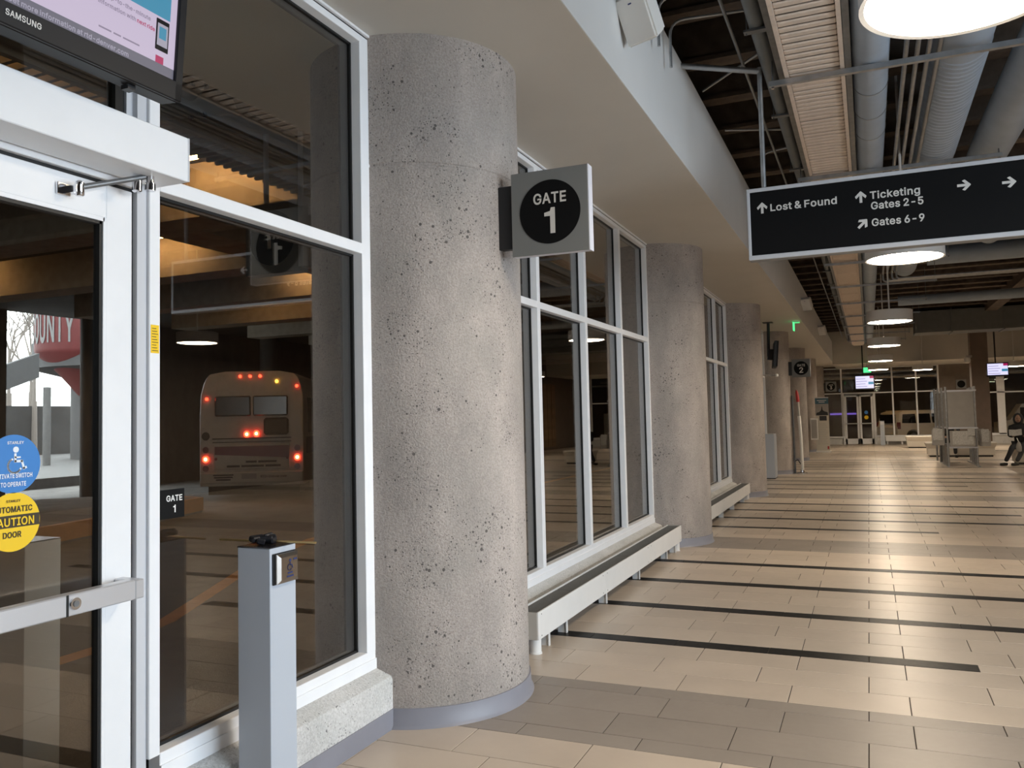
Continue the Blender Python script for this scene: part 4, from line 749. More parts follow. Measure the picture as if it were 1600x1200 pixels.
# ---- pendant lamps
LAMPS = [(.48, -1.25), (.48, 4.83), (.48, 11.68), (.48, 17.82), (.48, 24.73), (.48, 31.05)]
LLAB = ['nearest round drum pendant lamp, cut off at the top of the picture', 'second drum pendant lamp, right below the direction sign', 'third drum pendant lamp in the row',
        'fourth drum pendant lamp in the row', 'fifth drum pendant lamp in the row', 'sixth drum pendant lamp, before the green exit sign']
LZ, LR = 3.16, .385
def lamp(x, y, label, first=None):
    if first: o = clone(first, None, (x-first.location.x, y-first.location.y, 0)); return tag(o, label)
    l = thing('pendant_lamp', (x, y, LZ), label, 'lamp', 'round drum pendant lamps')
    MB().lathe([(LR-.02, LZ+.004), (LR, LZ), (LR, LZ+.20), (LR-.01, LZ+.205), (.02, LZ+.215)], (x, y), 64, cap=False).build('drum', 'lamp_shell', l, smooth=True)
    MB().lathe([(.0, LZ+.002), (LR-.045, LZ+.004), (LR-.022, LZ+.012)], (x, y), 64, cap=False).build('diffuser', 'lamp', l, smooth=True)
    MB().tube([(x, y, LZ+.21), (x, y, 5.4)], .014, 10).build('stem', 'lamp_shell', l, smooth=True)
    return l
L0 = lamp(*LAMPS[0], LLAB[0])
for (x, y), t in zip(LAMPS[1:], LLAB[1:]): lamp(x, y, t, L0)
lamp(2.14, 32.7, 'small far drum pendant lamp above the brochure rack', L0)
lamp(5.35, 32.7, 'far drum pendant lamp beside the right-hand monitor', L0)
for i, y in enumerate((1.8, 7.5, 12.6, 20.3, 25.2)): lamp(7.0, y, ['drum pendant lamp nearest the street windows in the second row', 'second-row drum pendant lamp opposite the first heater', 'second-row drum pendant lamp opposite the third column', 'second-row drum pendant lamp opposite the fourth column', 'farthest drum pendant lamp of the second row'][i], L0)

# ---- overhead services
tr = thing('slatted_tray', (-.2, 5, 4.23), 'beige slatted cable tray running the length of the ceiling', 'cable tray')
TX0, TX1, TZ = -.435, .005, 4.235
for x in (TX0, TX1-.03): MB().box(x, x+.03, -2.5, 31.5, TZ-.012, TZ+.085).build('side_rail', 'tray', tr)
for x in (TX0-.05, TX1+.005): MB().box(x, x+.045, -2.5, 31.5, TZ+.02, TZ+.11).build('channel', 'galv_dark', tr)
sl = None; yy = -1.6
while yy < 7.9:
    if sl is None: sl = MB().bbox(TX0+.03, TX1-.03, yy, yy+.066, TZ, TZ+.02, .008).build('slat', 'tray', tr); ys0 = yy
    else:
        o = sl.copy(); C.objects.link(o); o.parent = tr; o.location = (0, yy-ys0, random.uniform(-.002, .002)); o.rotation_euler.x = 0
    yy += .098
MB().box(TX0+.03, TX1-.03, -1.8, 8.0, TZ+.03, TZ+.035).build('tray_back', 'joist', tr)
yy = 8.0
while yy < 31:
    MB().bbox(TX0+.03, TX1-.03, yy+.015, yy+1.485, TZ, TZ+.02, .005).build('panel', 'tray', tr); yy += 1.5
LBS = ['nearest strut channel across the ceiling pipes, above the direction sign', 'strut channel just above the top edge of the direction sign', 'strut channel behind the direction sign',
       'strut channel seen just under the direction sign', 'strut channel between the second and third pendant lamps', 'strut channel over the third pendant lamp', 'strut channel past the third pendant lamp', 'strut channel near the fourth pendant lamp', 'strut channel past the fourth pendant lamp', 'farthest strut channel across the ceiling pipes']
s0 = None
for i in range(10):
    y = 2.02+3.0*i
    if s0 is None:
        s0 = thing('strut_channel', (.4, y, 4.17), None, 'strut', 'steel strut channels carrying the ceiling pipes')
        MB().box(-.56, 1.45, y-.021, y+.021, 4.172, 4.176).box(-.56, 1.45, y-.021, y-.018, 4.172, 4.213).box(-.56, 1.45, y+.018, y+.021, 4.172, 4.213).box(-.56, 1.45, y-.021, y-.012, 4.210, 4.213).box(-.56, 1.45, y+.012, y+.021, 4.210, 4.213).build('channel', 'galv', s0)
        for x in (-.53, 1.42):
            MB().tube([(x, y, 4.16), (x, y, 4.93)], .006, 8).build('threaded_rod', 'galv_dark', s0)
            MB().lathe([(.014, 4.155), (.014, 4.172)], (x, y), 6).build('nut', 'chrome', s0)
        o = s0
    else: o = clone(s0, None, (0, y-2.02, 0))
    o['label'] = LBS[i]
def duct(name, pts, r, m, label, cat='duct', bands=(), n=28, bm='galv', ribs=None):
    d = thing(name, pts[0], label, cat)
    MB().tube(bend(pts, r*2.2, 7), r, n).build('run', m, d, smooth=True)
    for y in bands: MB().tube([(pts[0][0], y-.006, pts[0][2]), (pts[0][0], y+.006, pts[0][2])], r+.005, n).build('band', bm, d, smooth=True)
    if ribs:
        q = MB(); y = ribs[0]
        while y < ribs[1]: q.tube([(pts[0][0], y-.012, pts[0][2]), (pts[0][0], y, pts[0][2]), (pts[0][0], y+.012, pts[0][2])], [r, r+.006, r], n, cap=False); y += .09
        q.build('ribs', m, d, smooth=True)
    return d
duct('round_duct', [(.195, -3, 4.36), (.195, 31, 4.36)], .138, 'duct', 'slim grey insulated round duct beside the slatted tray', bands=(2.72, 3.35, 3.98, 8.2, 11.3, 14.2, 17.4, 20.6))
duct('round_duct', [(.845, -3, 4.46), (.845, 13.8, 4.46), (.845, 14.2, 5.2)], .222, 'duct', 'wide ribbed grey round duct above the pendant lamps', bands=(5.6, 9.0, 12.4), ribs=(2.4, 5.4))
duct('round_duct', [(1.55, -3, 4.46), (1.42, 6.2, 4.46), (2.1, 11.5, 4.6)], .2, 'duct', 'third grey round duct at the right edge of the ceiling', bands=())
duct('round_duct', [(1.3, 14.2, 4.72), (9.2, 14.2, 4.72)], .19, 'duct', 'blue-grey duct crossing the ceiling behind the direction sign')
duct('round_duct', [(.9, 19.4, 4.45), (9.2, 19.4, 4.45)], .13, 'duct', 'grey pipe duct crossing the ceiling over the third pendant lamp')
rd = thing('rectangular_duct', (5, 26.5, 4.1), 'big dark rectangular duct crossing the ceiling near the far end', 'duct')
MB().bbox(1.6, 9.3, 26.0, 27.2, 4.12, 4.85, .01).build('run', 'duct_dark', rd)
for x in (2.7, 4.2, 5.7, 7.2): MB().box(x-.02, x+.02, 25.97, 27.23, 4.09, 4.88).build('flange', 'duct_dark', rd)
for i, x in enumerate((.44, .52, .598, .672)):
    z = 4.295
    pts = [(x, -3, z), (x, 13.3-.1*i, z), (x, 13.3-.1*i, z-.16), (3.0+.09*i, 13.3-.1*i, z-.16), (3.0+.09*i, 13.3-.1*i, 4.95)]
    p = MB().tube(bend(pts, .11, 5), .0185, 10).build('conduit', 'galv', smooth=True)
    tag(p, ['leftmost', 'second from left', 'third from left', 'rightmost'][i]+' of the four parallel steel conduits between the ducts', 'conduit', 'four parallel conduits')
gp = thing('grey_pipe', (-.57, 0, 4.4), 'dark grey pipe on hangers left of the slatted tray', 'pipe')
MB().tube([(-.57, -3, 4.42), (-.57, 31, 4.42)], .058, 16).build('run', 'duct_dark', gp, smooth=True)
for i in range(12):
    y = 1.35+1.9*i
    MB().box(-.66, -.44, y-.03, y+.03, 4.345, 4.362).build('hanger_channel', 'galv_dark', gp)
    MB().tube([(-.64, y, 4.33), (-.64, y, 4.95)], .005, 6).build('hanger_rod', 'galv_dark', gp)
def conduit(pts, r, label, m='galv_dark'):
    return tag(MB().tube(bend(pts, .12, 5), r, 8).build('thin_conduit', m, smooth=True), label, 'conduit')
conduit([(-.76, -2, 4.42), (-.76, 30, 4.42)], .013, 'long thin conduit running left of the grey pipe')
conduit([(-1.20, .95, 4.2), (-1.20, .95, 4.55), (-.5, 1.05, 4.55)], .011, 'thin bent conduit nearest the white speaker', 'galv')
conduit([(-1.20, 1.35, 4.2), (-1.20, 1.35, 4.56), (-.5, 1.45, 4.56)], .011, 'thin bent conduit just past the white speaker', 'galv')
conduit([(-1.2, 4.0, 4.55), (-.4, 4.2, 4.50)], .012, 'short thin conduit crossing from the fascia past the sign hanger', 'galv')
conduit([(-.95, 5.4, 4.2), (-.95, 5.0, 4.55), (-.35, 4.9, 4.58)], .012, 'curved thin conduit above the direction sign', 'galv')
conduit([(-1.25, 3.0, 4.62), (-.4, 2.7, 4.9)], .012, 'slanting conduit rising under the joists near the sign', 'galv')
conduit([(2.9, 13.25, 4.10), (3.5, 13.15, 4.10)], .03, 'short strut bar under the turned conduits', 'galv')
# ---- loudspeakers on the fascia
def speaker(y, label, src=None):
    if src: return tag(clone(src, None, (0, y-src.location.y, 0)), label)
    s = thing('loudspeaker', (FX, y, 3.90), label, 'speaker', 'white loudspeakers on the soffit fascia')
    mm = Matrix.Translation((-1.115, y+.0, 4.05)) @ Matrix.Rotation(R(-22), 4, 'Z') @ Matrix.Rotation(R(30), 4, 'X') @ Matrix.Scale(.86, 4)
    q = MB(); prof = [(-.13, -.17), (.13, -.17), (.13, .17), (-.13, .17)]
    v = [(x, -.12, z) for x, z in prof]+[(x*.62, .10, z*.8) for x, z in prof]
    q.add(v, [(0, 1, 2, 3), (7, 6, 5, 4)]+[(i, i+4, (i+1) % 4+4, (i+1) % 4) for i in range(4)])
    bm = bmesh.new(); vs = [bm.verts.new(x) for x in q.v]; [bm.faces.new([vs[i] for i in f]) for f in q.f]
    bmesh.ops.bevel(bm, geom=bm.edges[:], offset=.012, segments=2, affect='EDGES'); bm.verts.index_update()
    q = MB().add([x.co[:] for x in bm.verts], [[x.index for x in f.verts] for f in bm.faces]); bm.free()
    q.xf(mm).build('cabinet', 'cream', s, smooth=True)
    gr = MB().bbox(-.118, .118, -.128, -.12, -.158, .158, .003).xf(mm).build('grille', 'cream', s)
    MB().box(-.014, .014, -.1295, -.128, .105, .115).xf(mm).build('logo', 'bus_blue', gr)
    br = MB().box(FX, FX+.012, y-.03, y+.05, 4.04, 4.2).box(FX+.01, -1.10, y-.004, y+.03, 4.15, 4.18).build('bracket', 'heater', s)
    MB().lathe([(.03, 4.145), (.03, 4.19)], (-1.13, y+.012), 16).build('swivel', 'heater', br, smooth=True)
    return s
sp = speaker(.16, 'large white loudspeaker on the fascia at the top of the picture')
speaker(8.3, 'white loudspeaker peeking out below the direction sign', sp)
speaker(15.2, 'small white loudspeaker on the fascia above the exit sign', sp)
speaker(22.0, 'farthest white loudspeaker on the fascia', sp)

# ================================================================== MIDDLE DISTANCE
# monitor on a pole beyond the third column
t2 = thing('side_monitor', (-1.95, 15.0, 2.55), 'black monitor on a ceiling pole past the third column, seen edge on', 'monitor')
MB().box(-2.1, -1.88, 14.95, 15.2, ZS-.015, ZS).build('ceiling_plate', 'black_metal', t2)
MB().tube([(-1.98, 15.05, ZS), (-2.0, 15.05, 2.86)], .035, 12).build('pole', 'black_metal', t2, smooth=True)
mm = Matrix.Translation((-1.83, 15.05, 2.89)) @ Matrix.Rotation(R(8), 4, 'Z') @ Matrix.Rotation(R(5), 4, 'Y')
MB().bbox(-.07, .0, -.48, .48, -.29, .29, .01).xf(mm).build('case', 'black_metal', t2)
MB().bbox(.0, .02, -.48, .48, -.29, .29, .006).xf(mm).build('bezel', 'screen_frame', t2)
MB().box(.0205, .022, -.45, .45, -.26, .26).xf(mm).build('screen', 'scr_dim', t2)
MB().box(-.19, -.06, -.1, .1, -.12, .12).xf(mm).build('mount', 'black_metal', t2)
ex = thing('exit_sign', (-1.38, 15.17, 3.42), 'green edge-lit exit sign hanging from the soffit past the third column', 'exit sign')
MB().box(-1.46, -1.30, 15.14, 15.20, ZS-.03, ZS).build('canopy', 'heater', ex)
MB().box(-1.445, -1.425, 15.02, 15.32, 3.43, 3.62).build('sign_panel', 'exit_green', ex)
MB().box(-1.43, -1.30, 15.165, 15.175, 3.605, 3.618).build('edge_light', 'exit_green', ex)
cb = thing('grey_cabinet', (-2.12, 16.1, 0), 'low blue-grey cabinet standing by the fourth column', 'cabinet')
MB().bbox(-2.24, -2.03, 15.78, 16.35, .02, 1.06, .006).build('body', 'bollard', cb)
MB().box(-2.026, -2.03, 15.81, 16.32, .08, 1.0).build('door', 'bollard', cb); MB().box(-2.24, -2.03, 15.8, 16.33, 0, .02).build('plinth', 'black_metal', cb)
pc = thing('camera_arm', (-2.0, 13.6, 2.2), 'tiny white camera on a thin arm beside the third column', 'camera')
MB().tube([(-1.97, 12.16, 2.33), (-1.85, 12.6, 2.33), (-1.62, 12.7, 2.32)], .012, 8).build('arm', 'galv_dark', pc); MB().lathe([(.02, 2.29), (.03, 2.30), (.03, 2.34), (.015, 2.35)], (-1.61, 12.7), 12).build('head', 'cream', pc, smooth=True)
# leaning banner pole
bp = thing('barrier_pole', (-1.6, 17.75, 0), 'slim silver pole with a red top standing in front of the fourth column', 'pole')
MB().lathe([(.13, 0), (.13, .02), (.05, .035), (.045, .09)], (-1.56, 17.75), 20).build('base', 'chrome', bp, smooth=True)
MB().tube([(-1.56, 17.75, .05), (-1.565, 17.75, .9), (-1.59, 17.75, 1.47)], .042, 14).build('pole', 'cream', bp, smooth=True)
MB().tube([(-1.59, 17.75, 1.47), (-1.60, 17.75, 1.83)], .03, 12).build('sleeve', 'heater_end', bp, smooth=True)
MB().tube([(-1.60, 17.75, 1.83), (-1.62, 17.75, 2.06), (-1.63, 17.75, 2.14)], [.042, .04, .012], 12).build('red_cap', 'red', bp, smooth=True)
MB().tube([(-1.74, 17.8, 0), (-1.74, 17.8, 2.0)], .028, 10).build('back_post', 'galv_dark', bp, smooth=True)
MB().tube([(-1.74, 17.8, .3), (-1.66, 17.7, .36), (-1.57, 17.75, .2)], .014, 8).build('strap', 'black_metal', bp)
# wall box and roll-up banner
wbx = thing('wall_box', (-1.87, 28.85, .50), 'small white box on the column edge beside the roll-up banner', 'box')
MB().bbox(-2.00, -1.74, 28.75, 28.95, .50, 1.32, .01).box(-2.0, -1.9, 28.95, 29.5, .8, 1.0).build('body', 'heater', wbx); MB().box(-1.97, -1.77, 28.745, 28.75, .56, 1.26).build('door', 'panel_grey', wbx)
rb = thing('roll_up_banner', (-1.62, 29.85, 0), 'roll-up banner with a teal heading, photograph and small print', 'banner')
ORG[rb] = Vector((-1.65, 30.45, 0)); rb.location = (-1.62, 29.83, 0)
MB().bbox(-1.88, -1.34, 29.70, 29.95, 0, .07, .01).build('base', 'cream', rb)
MB().box(-1.86, -1.38, 29.845, 29.855, .07, 2.10).build('sheet', 'poster', rb)
bs = rb.children[-1]
MB().box(-1.86, -1.38, 29.842, 29.845, 1.86, 2.08).build('heading', 'poster_blue', bs)
for z_, w_ in ((1.995, .17), (1.93, .11)): MB().box(-1.62-w_, -1.62+w_, 29.839, 29.842, z_-.012, z_+.012).build('print_line', 'letter_far', bs)
MB().box(-1.86, -1.38, 29.842, 29.845, 1.42, 1.86).build('photo', 'panel_grey', bs)
ph = MB().prism([(-.22, 0), (-.2, .1), (-.1, .13), (-.03, .2), (-.01, .34), (.01, .34), (.03, .2), (.1, .15), (.2, .12), (.22, 0)], (-1.62, 29.842, 1.42), XA, ZA, (0, -1, 0), .001)
ph.build('skyline', 'black_metal', bs)
MB().box(-1.72, -1.46, 29.84, 29.845, 1.22, 1.40).build('small_photo', 'cloth_grey', bs)
for j in range(12): MB().box(-1.82, -1.44-.03*(j % 3), 29.842, 29.845, .32+j*.07, .335+j*.07).build('text_line', 'heater_end', bs)
MB().box(-1.47, -1.41, 29.842, 29.845, .13, .24).build('red_logo', 'red', bs)
MB().box(-1.87, -1.37, 29.84, 29.86, 2.09, 2.115).build('top_bar', 'alu', rb)
wst = MB().prism([(-.5, 0), (-.5, .5), (.5, .5), (.5, 0)], (-2.25, 26.6, 0), YA, ZA, XA, .28).build('low_cabinet', 'black_metal'); tag(wst, 'low dark cabinet against the wall behind the banner', 'cabinet')

# ================================================================== FAR WALL
fw = struct(thing('wall_far', (0, YF, 0)))
MB().box(-2.4, -1.10, YF, YF+.2, 0, .30).build('curb', 'curb', fw)
MB().box(.33, 3.0, YF, YF+.2, 0, .36).build('curb', 'curb', fw)
MB().box(3.0, 4.35, YF, YF+.2, 0, 4.0).build('brown_panel', 'brown', fw)
MB().box(4.35, XR2, YF, YF+.2, 0, .40).build('curb', 'curb', fw)
f1 = struct(thing('window_7', (0, YF, 0))); tag(f1, 'far window wall with the double doors')
def fm(a, b, c, d, nm, p=f1, m='white'): return MB().bbox(a, b, YF-.06, YF+.02, c, d, .004).build(nm, m, p)
for x in (-2.0, -1.075, 1.10, 2.09, 2.99): fm(x-.035, x+.035, .38, 3.58, 'mullion')
fm(-2.0, 3.0, 2.36, 2.415, 'rail'); fm(-2.0, 3.0, 3.53, 3.58, 'head_rail'); fm(-2.0, -1.05, .30, .38, 'sill'); fm(.33, 3.0, .34, .41, 'sill')
xs = [-2.0, -1.075, 1.10, 2.09, 2.99]
for a, b in zip(xs, xs[1:]):
    MB().box(a, b, YF+.03, YF+.036, 2.4, 3.56).build('pane', 'glass_far', f1)
    if a != -1.075: MB().box(a, b, YF+.03, YF+.036, .38, 2.37).build('pane', 'glass_far', f1)
MB().box(.38, 1.10, YF+.03, YF+.036, .38, 2.37).build('pane', 'glass_far', f1)
f2 = struct(thing('window_8', (6, YF, 0))); tag(f2, 'far window wall at the right edge')
for x, w in ((4.4, .05), (5.42, .15), (7.0, .05), (8.6, .05)): fm(x-w, x+w, .4, 3.58, 'mullion', f2)
fm(4.35, XR2, 2.22, 2.28, 'rail', f2); fm(4.35, XR2, .36, .46, 'sill', f2)
for a, b in ((4.4, 5.42), (5.42, 7.0), (7.0, 8.6), (8.6, 9.5)):
    MB().box(a, b, YF+.03, YF+.036, .4, 3.56).build('pane', 'glass_far', f2)
dd = struct(thing('door_2', (-.35, YF, 0))); tag(dd, 'pair of glazed doors in the far wall')
fm(-1.075, -.985, 0, 2.36, 'jamb', dd); fm(.26, .36, 0, 2.36, 'jamb', dd)
for (a, b, s_) in ((-.98, -.36, 1), (-.34, .25, -1)):
    lf = fm(a, a+.09, .02, 2.3, 'stile', dd); fm(b-.09, b, .02, 2.3, 'stile', dd); fm(a, b, 2.22, 2.3, 'top_rail', dd); fm(a, b, .02, .27, 'bottom_rail', dd)
    MB().box(a, b, YF-.02, YF-.014, .2, 2.25).build('pane', 'glass_far', dd)
    MB().tube([(a+.04, YF-.12, .97), (b-.04, YF-.12, .97)], .028, 10).build('push_bar', 'steel', dd)
    MB().box(a+.05, b-.05, YF-.12, YF-.06, 2.28, 2.36).build('closer', 'galv_dark', dd)
MB().prism(disc(20, .09), (-.05, YF-.022, 1.25), XA, ZA, (0, -1, 0), .003).build('yellow_sticker', 'yellow', dd)
MB().prism(disc(20, .08), (-.05, YF-.022, 1.48), XA, ZA, (0, -1, 0), .003).build('blue_sticker', 'blue', dd)
fh = thing('floor_heater', (1.3, YF-.2, 0), 'cream floor heater under the far window in front of the car', 'heater')
MB().bbox(.72, 2.6, YF-.32, YF-.14, .14, .37, .005).build('casing', 'heater', fh)
for x in (.8, 1.4, 2.0, 2.5): MB().box(x-.03, x+.03, YF-.28, YF-.18, 0, .14).build('leg', 'heater', fh)
fb2 = thing('switch_post', (.58, 36.3, 0), 'far grey switch post beside the end doors', 'switch post')
MB().bbox(.50, .68, 36.2, 36.38, 0, 1.08, .004).build('post', 'bollard', fb2); MB().box(.51, .67, 36.19, 36.2, .92, 1.04).build('plate', 'steel', fb2)
def far_tv(x0, x1, z0, z1, y, label, zc):
    t = thing('information_monitor', ((x0+x1)/2, y, z0), label, 'monitor')
    MB().bbox(x0, x1, y, y+.08, z0, z1, .008).build('case', 'screen_frame', t)
    s_ = MB().box(x0+.03, x1-.03, y-.004, y, z0+.05, z1-.03).build('screen', 'scr_far', t)
    w = x1-x0; h = z1-z0
    MB().box(x1-.03-.2*w, x1-.03, y-.007, y-.004, z1-.03-.17*h, z1-.03).build('red_corner', 'scr_red', s_)
    MB().box(x1-.03-.27*w, x1-.035, y-.007, y-.004, z0+.36*h, z0+.54*h).build('blue_box', 'scr_blue', s_)
    for j in range(4): MB().box(x0+.05, x0+(.62-.08*(j % 2))*w, y-.007, y-.004, z0+(.2+.18*j)*h, z0+(.235+.18*j)*h).build('text_line', 'scr_text', s_)
    MB().tube([((x0+x1)/2-.05, y+.06, z1-.02), ((x0+x1)/2-.05, y+.06, zc)], .025, 10).build('pole', 'black_metal', t)
    return t
far_tv(-.42, .33, 2.44, 3.03, 34.9-2.2, 'small bright monitor hanging in front of the far doors', 5.4)
far_tv(3.86, 4.53, 2.64, 3.11, 28.0, 'small bright monitor hanging at the right edge beyond the brown pillar', 5.4)
xs_ = thing('exit_sign', (-.0, 32.9, 3.1), 'tiny green exit sign above the far doors', 'exit sign')
MB().bbox(-.12, .22, 32.86, 32.9, 3.15, 3.36, .005).build('panel', 'exit_green', xs_); MB().box(.04, .06, 32.87, 32.89, 3.36, 5.4).build('stem', 'alu', xs_)
pr_ = thing('square_pillar', (3.85, 30, 0), 'brown square pillar near the right-hand monitor', 'pillar')
MB().bbox(3.57, 4.13, 29.7, 30.3, 0, 5.4, .01).build('shaft', 'pillar', pr_); MB().box(3.56, 4.14, 29.69, 30.31, 0, .12).build('base', 'rubber', pr_)
pk = thing('security_camera', (3.5, 29.6, 3.3), 'white security camera on the brown pillar', 'camera')
MB().box(3.42, 3.6, 29.55, 29.7, 3.42, 3.5).build('bracket', 'cream', pk); MB().lathe([(.02, 3.2), (.09, 3.24), (.11, 3.32), (.1, 3.42)], (3.45, 29.55), 16).build('dome', 'cream', pk, smooth=True)
# distant gate plaque on the brown wall
gq = thing('gate_sign', (4.0, YF-.05, 2.45), 'small dark gate sign on the brown end wall', 'sign')
MB().box(3.7, 4.1, YF-.1, YF-.04, 2.45, 2.85).build('plate', 'sign_grey', gq); MB().prism(disc(24, .16), (3.9, YF-.1, 2.65), XA, ZA, (0, -1, 0), .004).build('black_disc', 'sign_black', gq)

# ---- brochure rack
rk = thing('brochure_rack', (2.3, 21.8, 0), 'steel framed display rack with blank panels and brochure pockets', 'rack')
def post(x, y, h=2.16, r=.028): MB().tube([(x, y, .03), (x, y, h)], r, 10).build('post', 'galv', rk, smooth=True)
for i in range(4): post(1.99-.035*i, 20.5+.85*i); post(2.68+.03*i, 20.55+.85*i)
for i in range(4):
    MB().box(1.96-.035*i, 2.72+.03*i, 20.49+.85*i, 20.53+.85*i, 2.03, 2.07).build('top_bar', 'steel', rk)
    MB().box(1.96-.035*i, 2.72+.03*i, 20.49+.85*i, 20.53+.85*i, 1.02, 1.06).build('middle_bar', 'steel', rk)
    MB().box(1.96-.035*i, 2.72+.03*i, 20.49+.85*i, 20.53+.85*i, .50, .54).build('lower_bar', 'steel', rk)
    MB().box(2.02-.035*i, 2.65+.03*i, 20.505+.85*i, 20.525+.85*i, 1.07, 2.02).build('panel', 'panel_grey', rk)
MB().box(1.95, 2.0, 20.45, 23.2, .0, .03).build('foot_rail', 'galv', rk); MB().box(2.68, 2.74, 20.45, 23.2, .0, .03).build('foot_rail', 'galv', rk)
MB().box(1.955, 1.985, 20.5, 23.0, .05, .6).build('side_panel', 'galv_dark', rk)
MB().box(2.04, 2.64, 20.40, 20.49, .55, .97).build('pocket', 'panel_grey', rk)
for i in range(3): MB().box(1.62+.05*i, 1.92, 20.6+.8*i, 20.72+.8*i, .58, .98).build('side_pocket', 'panel_grey', rk); MB().box(2.76, 3.02-.03*i, 20.6+.8*i, 20.72+.8*i, .55, .95).build('side_pocket', 'panel_grey', rk)
for (x, z, w, h, l) in ((2.10, .60, .5, .36, 'large grey newspaper sheet in the front pocket of the rack'), (2.46, .84, .17, .2, 'small leaflet sticking out of the rack front pocket')):
    p_ = MB().box(x, x+w, 20.385-.02*(w < .3), 20.396-.02*(w < .3), z, z+h).build('brochure', 'paper'); tag(p_, l, 'brochure')
for i in range(3):
    p_ = MB().box(1.65+.05*i, 1.88, 20.58+.8*i, 20.595+.8*i, .72, 1.03).build('brochure', 'paper'); tag(p_, ['front', 'middle', 'rear'][i]+' brochure in the left side pockets of the rack', 'brochure')
    p_ = MB().box(2.80, 2.98-.03*i, 20.58+.8*i, 20.595+.8*i, .66, 1.0).build('brochure', 'paper'); tag(p_, ['front', 'middle', 'rear'][i]+' brochure in the right side pockets of the rack', 'brochure')
# ---- white seating blocks
def block(x0, x1, y0, y1, h, label, fl_=.06):
    b = MB(); v = []
    for z, e in ((.05, -.03), (.06, 0), (h*.6, .0), (h-.02, fl_), (h, fl_-.015)):
        v += [(x0-e, y0-e, z), (x1+e, y0-e, z), (x1+e, y1+e, z), (x0-e, y1+e, z)]
    b.add(v, [(i*4+k, i*4+(k+1) % 4, i*4+4+(k+1) % 4, i*4+4+k) for i in range(4) for k in range(4)]+[(3, 2, 1, 0), (16, 17, 18, 19)])
    t = thing('seating_block', ((x0+x1)/2, (y0+y1)/2, 0), label, 'bench', 'white seating blocks'); b.build('body', 'bench', t)
    MB().box(x0+.05, x1-.05, y0+.05, y1-.05, 0, .05).build('plinth', 'black_metal', t)
block(1.80, 3.72, 25.75, 26.6, .46, 'white seating block right behind the brochure rack')
block(1.45, 2.35, 32.6, 33.4, .48, 'farther white seating block left of the rack, near the far windows')
block(3.72, 4.6, 21.66, 22.4, .44, 'white seating block under the person reading')

# ---- people
def skinned(name, chains, m, parent, sub=2):
    """chains: lists of (x,y,z,r); the first vertex of later chains may repeat an earlier joint"""
    vs, es, rs, key = [], [], [], {}
    for ch in chains:
        prev = None
        for (x, y, z, r) in ch:
            k = (round(x, 3), round(y, 3), round(z, 3))
            if k not in key: key[k] = len(vs); vs.append((x, y, z)); rs.append(r)
            i = key[k]
            if prev is not None and prev != i: es.append((prev, i))
            prev = i
    org = ORG[parent]
    me = bpy.data.meshes.new(name); me.from_pydata([(v[0]-org.x, v[1]-org.y, v[2]-org.z) for v in vs], es, [])
    me.materials.append(M[m]); o = bpy.data.objects.new(name, me); C.objects.link(o); o.parent = parent; ORG[o] = org.copy()
    md = o.modifiers.new('skin', 'SKIN'); md.use_smooth_shade = True
    sk = me.skin_vertices[0].data
    for i, r in enumerate(rs): sk[i].radius = r if isinstance(r, tuple) else (r, r)
    sk[0].use_root = True
    sb = o.modifiers.new('sub', 'SUBSURF'); sb.levels = sub; sb.render_levels = sub
    return o
def head(parent, x, y, z, m='skin', s=1.):
    b = MB()
    n, q = 16, 12; vs = []; fs = []
    for i in range(q+1):
        t = math.pi*i/q
        for k in range(n):
            a = 2*math.pi*k/n
            w = .078*math.sin(t)*(1.-.12*max(0, -math.cos(t))); d = .098*math.sin(t)
            zz = -.115*math.cos(t)
            dx, dy = w*math.cos(a), d*math.sin(a)
            if dy < 0 and abs(dx) < .025 and abs(zz+.01) < .03: dy -= .02          # nose
            if dy < 0 and abs(zz-.012) < .02 and .02 < abs(dx) < .05: dy += .008   # eye sockets
            vs.append((x+dx*s, y+dy*s, z+zz*s))
    for i in range(q):
        for k in range(n): fs.append((i*n+k, i*n+(k+1) % n, (i+1)*n+(k+1) % n, (i+1)*n+k))
    b.add(vs, fs); h = b.build('head', m, parent, smooth=True)
    for sx in (-1, 1): MB().lathe([(.006, z-.03*s), (.014, z-.02*s), (.014, z+.015*s), (.006, z+.025*s)], (x+sx*.078*s, y+.005), 8).build('ear', m, h, smooth=True)
    for sx in (-1, 1): MB().lathe([(.004, z+.006*s), (.010, z+.012*s), (.004, z+.018*s)], (x+sx*.032*s, y-.086*s), 8).build('eye', 'black_gloss', h, smooth=True)
    MB().box(x-.025*s, x+.025*s, y-.093*s, y-.085*s, z-.056*s, z-.05*s).build('mouth', 'red_dull', h)
    return h
# seated reader at the right edge
P = thing('person', (3.75, 21.6, 0), 'person in a black hooded jacket and dark trousers seated reading a newspaper', 'person')
px, py = 3.86, 21.72
body = skinned('body', [[(px, py, .52, .155), (px-.01, py-.02, .70, .15), (px-.02, py-.06, .90, .165), (px-.03, py-.08, 1.05, .14), (px-.04, py-.10, 1.14, .065)],
    [(px-.03, py-.08, 1.05, .14), (px-.20, py-.10, 1.02, .075), (px-.29, py-.20, .80, .058), (px-.24, py-.46, .78, .042)],
    [(px-.03, py-.08, 1.05, .14), (px+.15, py-.10, 1.02, .075), (px+.22, py-.20, .80, .058), (px+.02, py-.46, .78, .042)]], 'cloth_black', P)
skinned('trousers', [[(px, py, .52, .15), (px-.11, py-.05, .50, .10), (px-.26, py-.46, .50, .078), (px-.36, py-.50, .28, .062), (px-.46, py-.54, .10, .055)],
    [(px, py, .52, .15), (px+.11, py-.05, .50, .10), (px-.02, py-.48, .50, .078), (px-.10, py-.52, .28, .062), (px-.20, py-.56, .10, .055)]], 'cloth_grey', P)
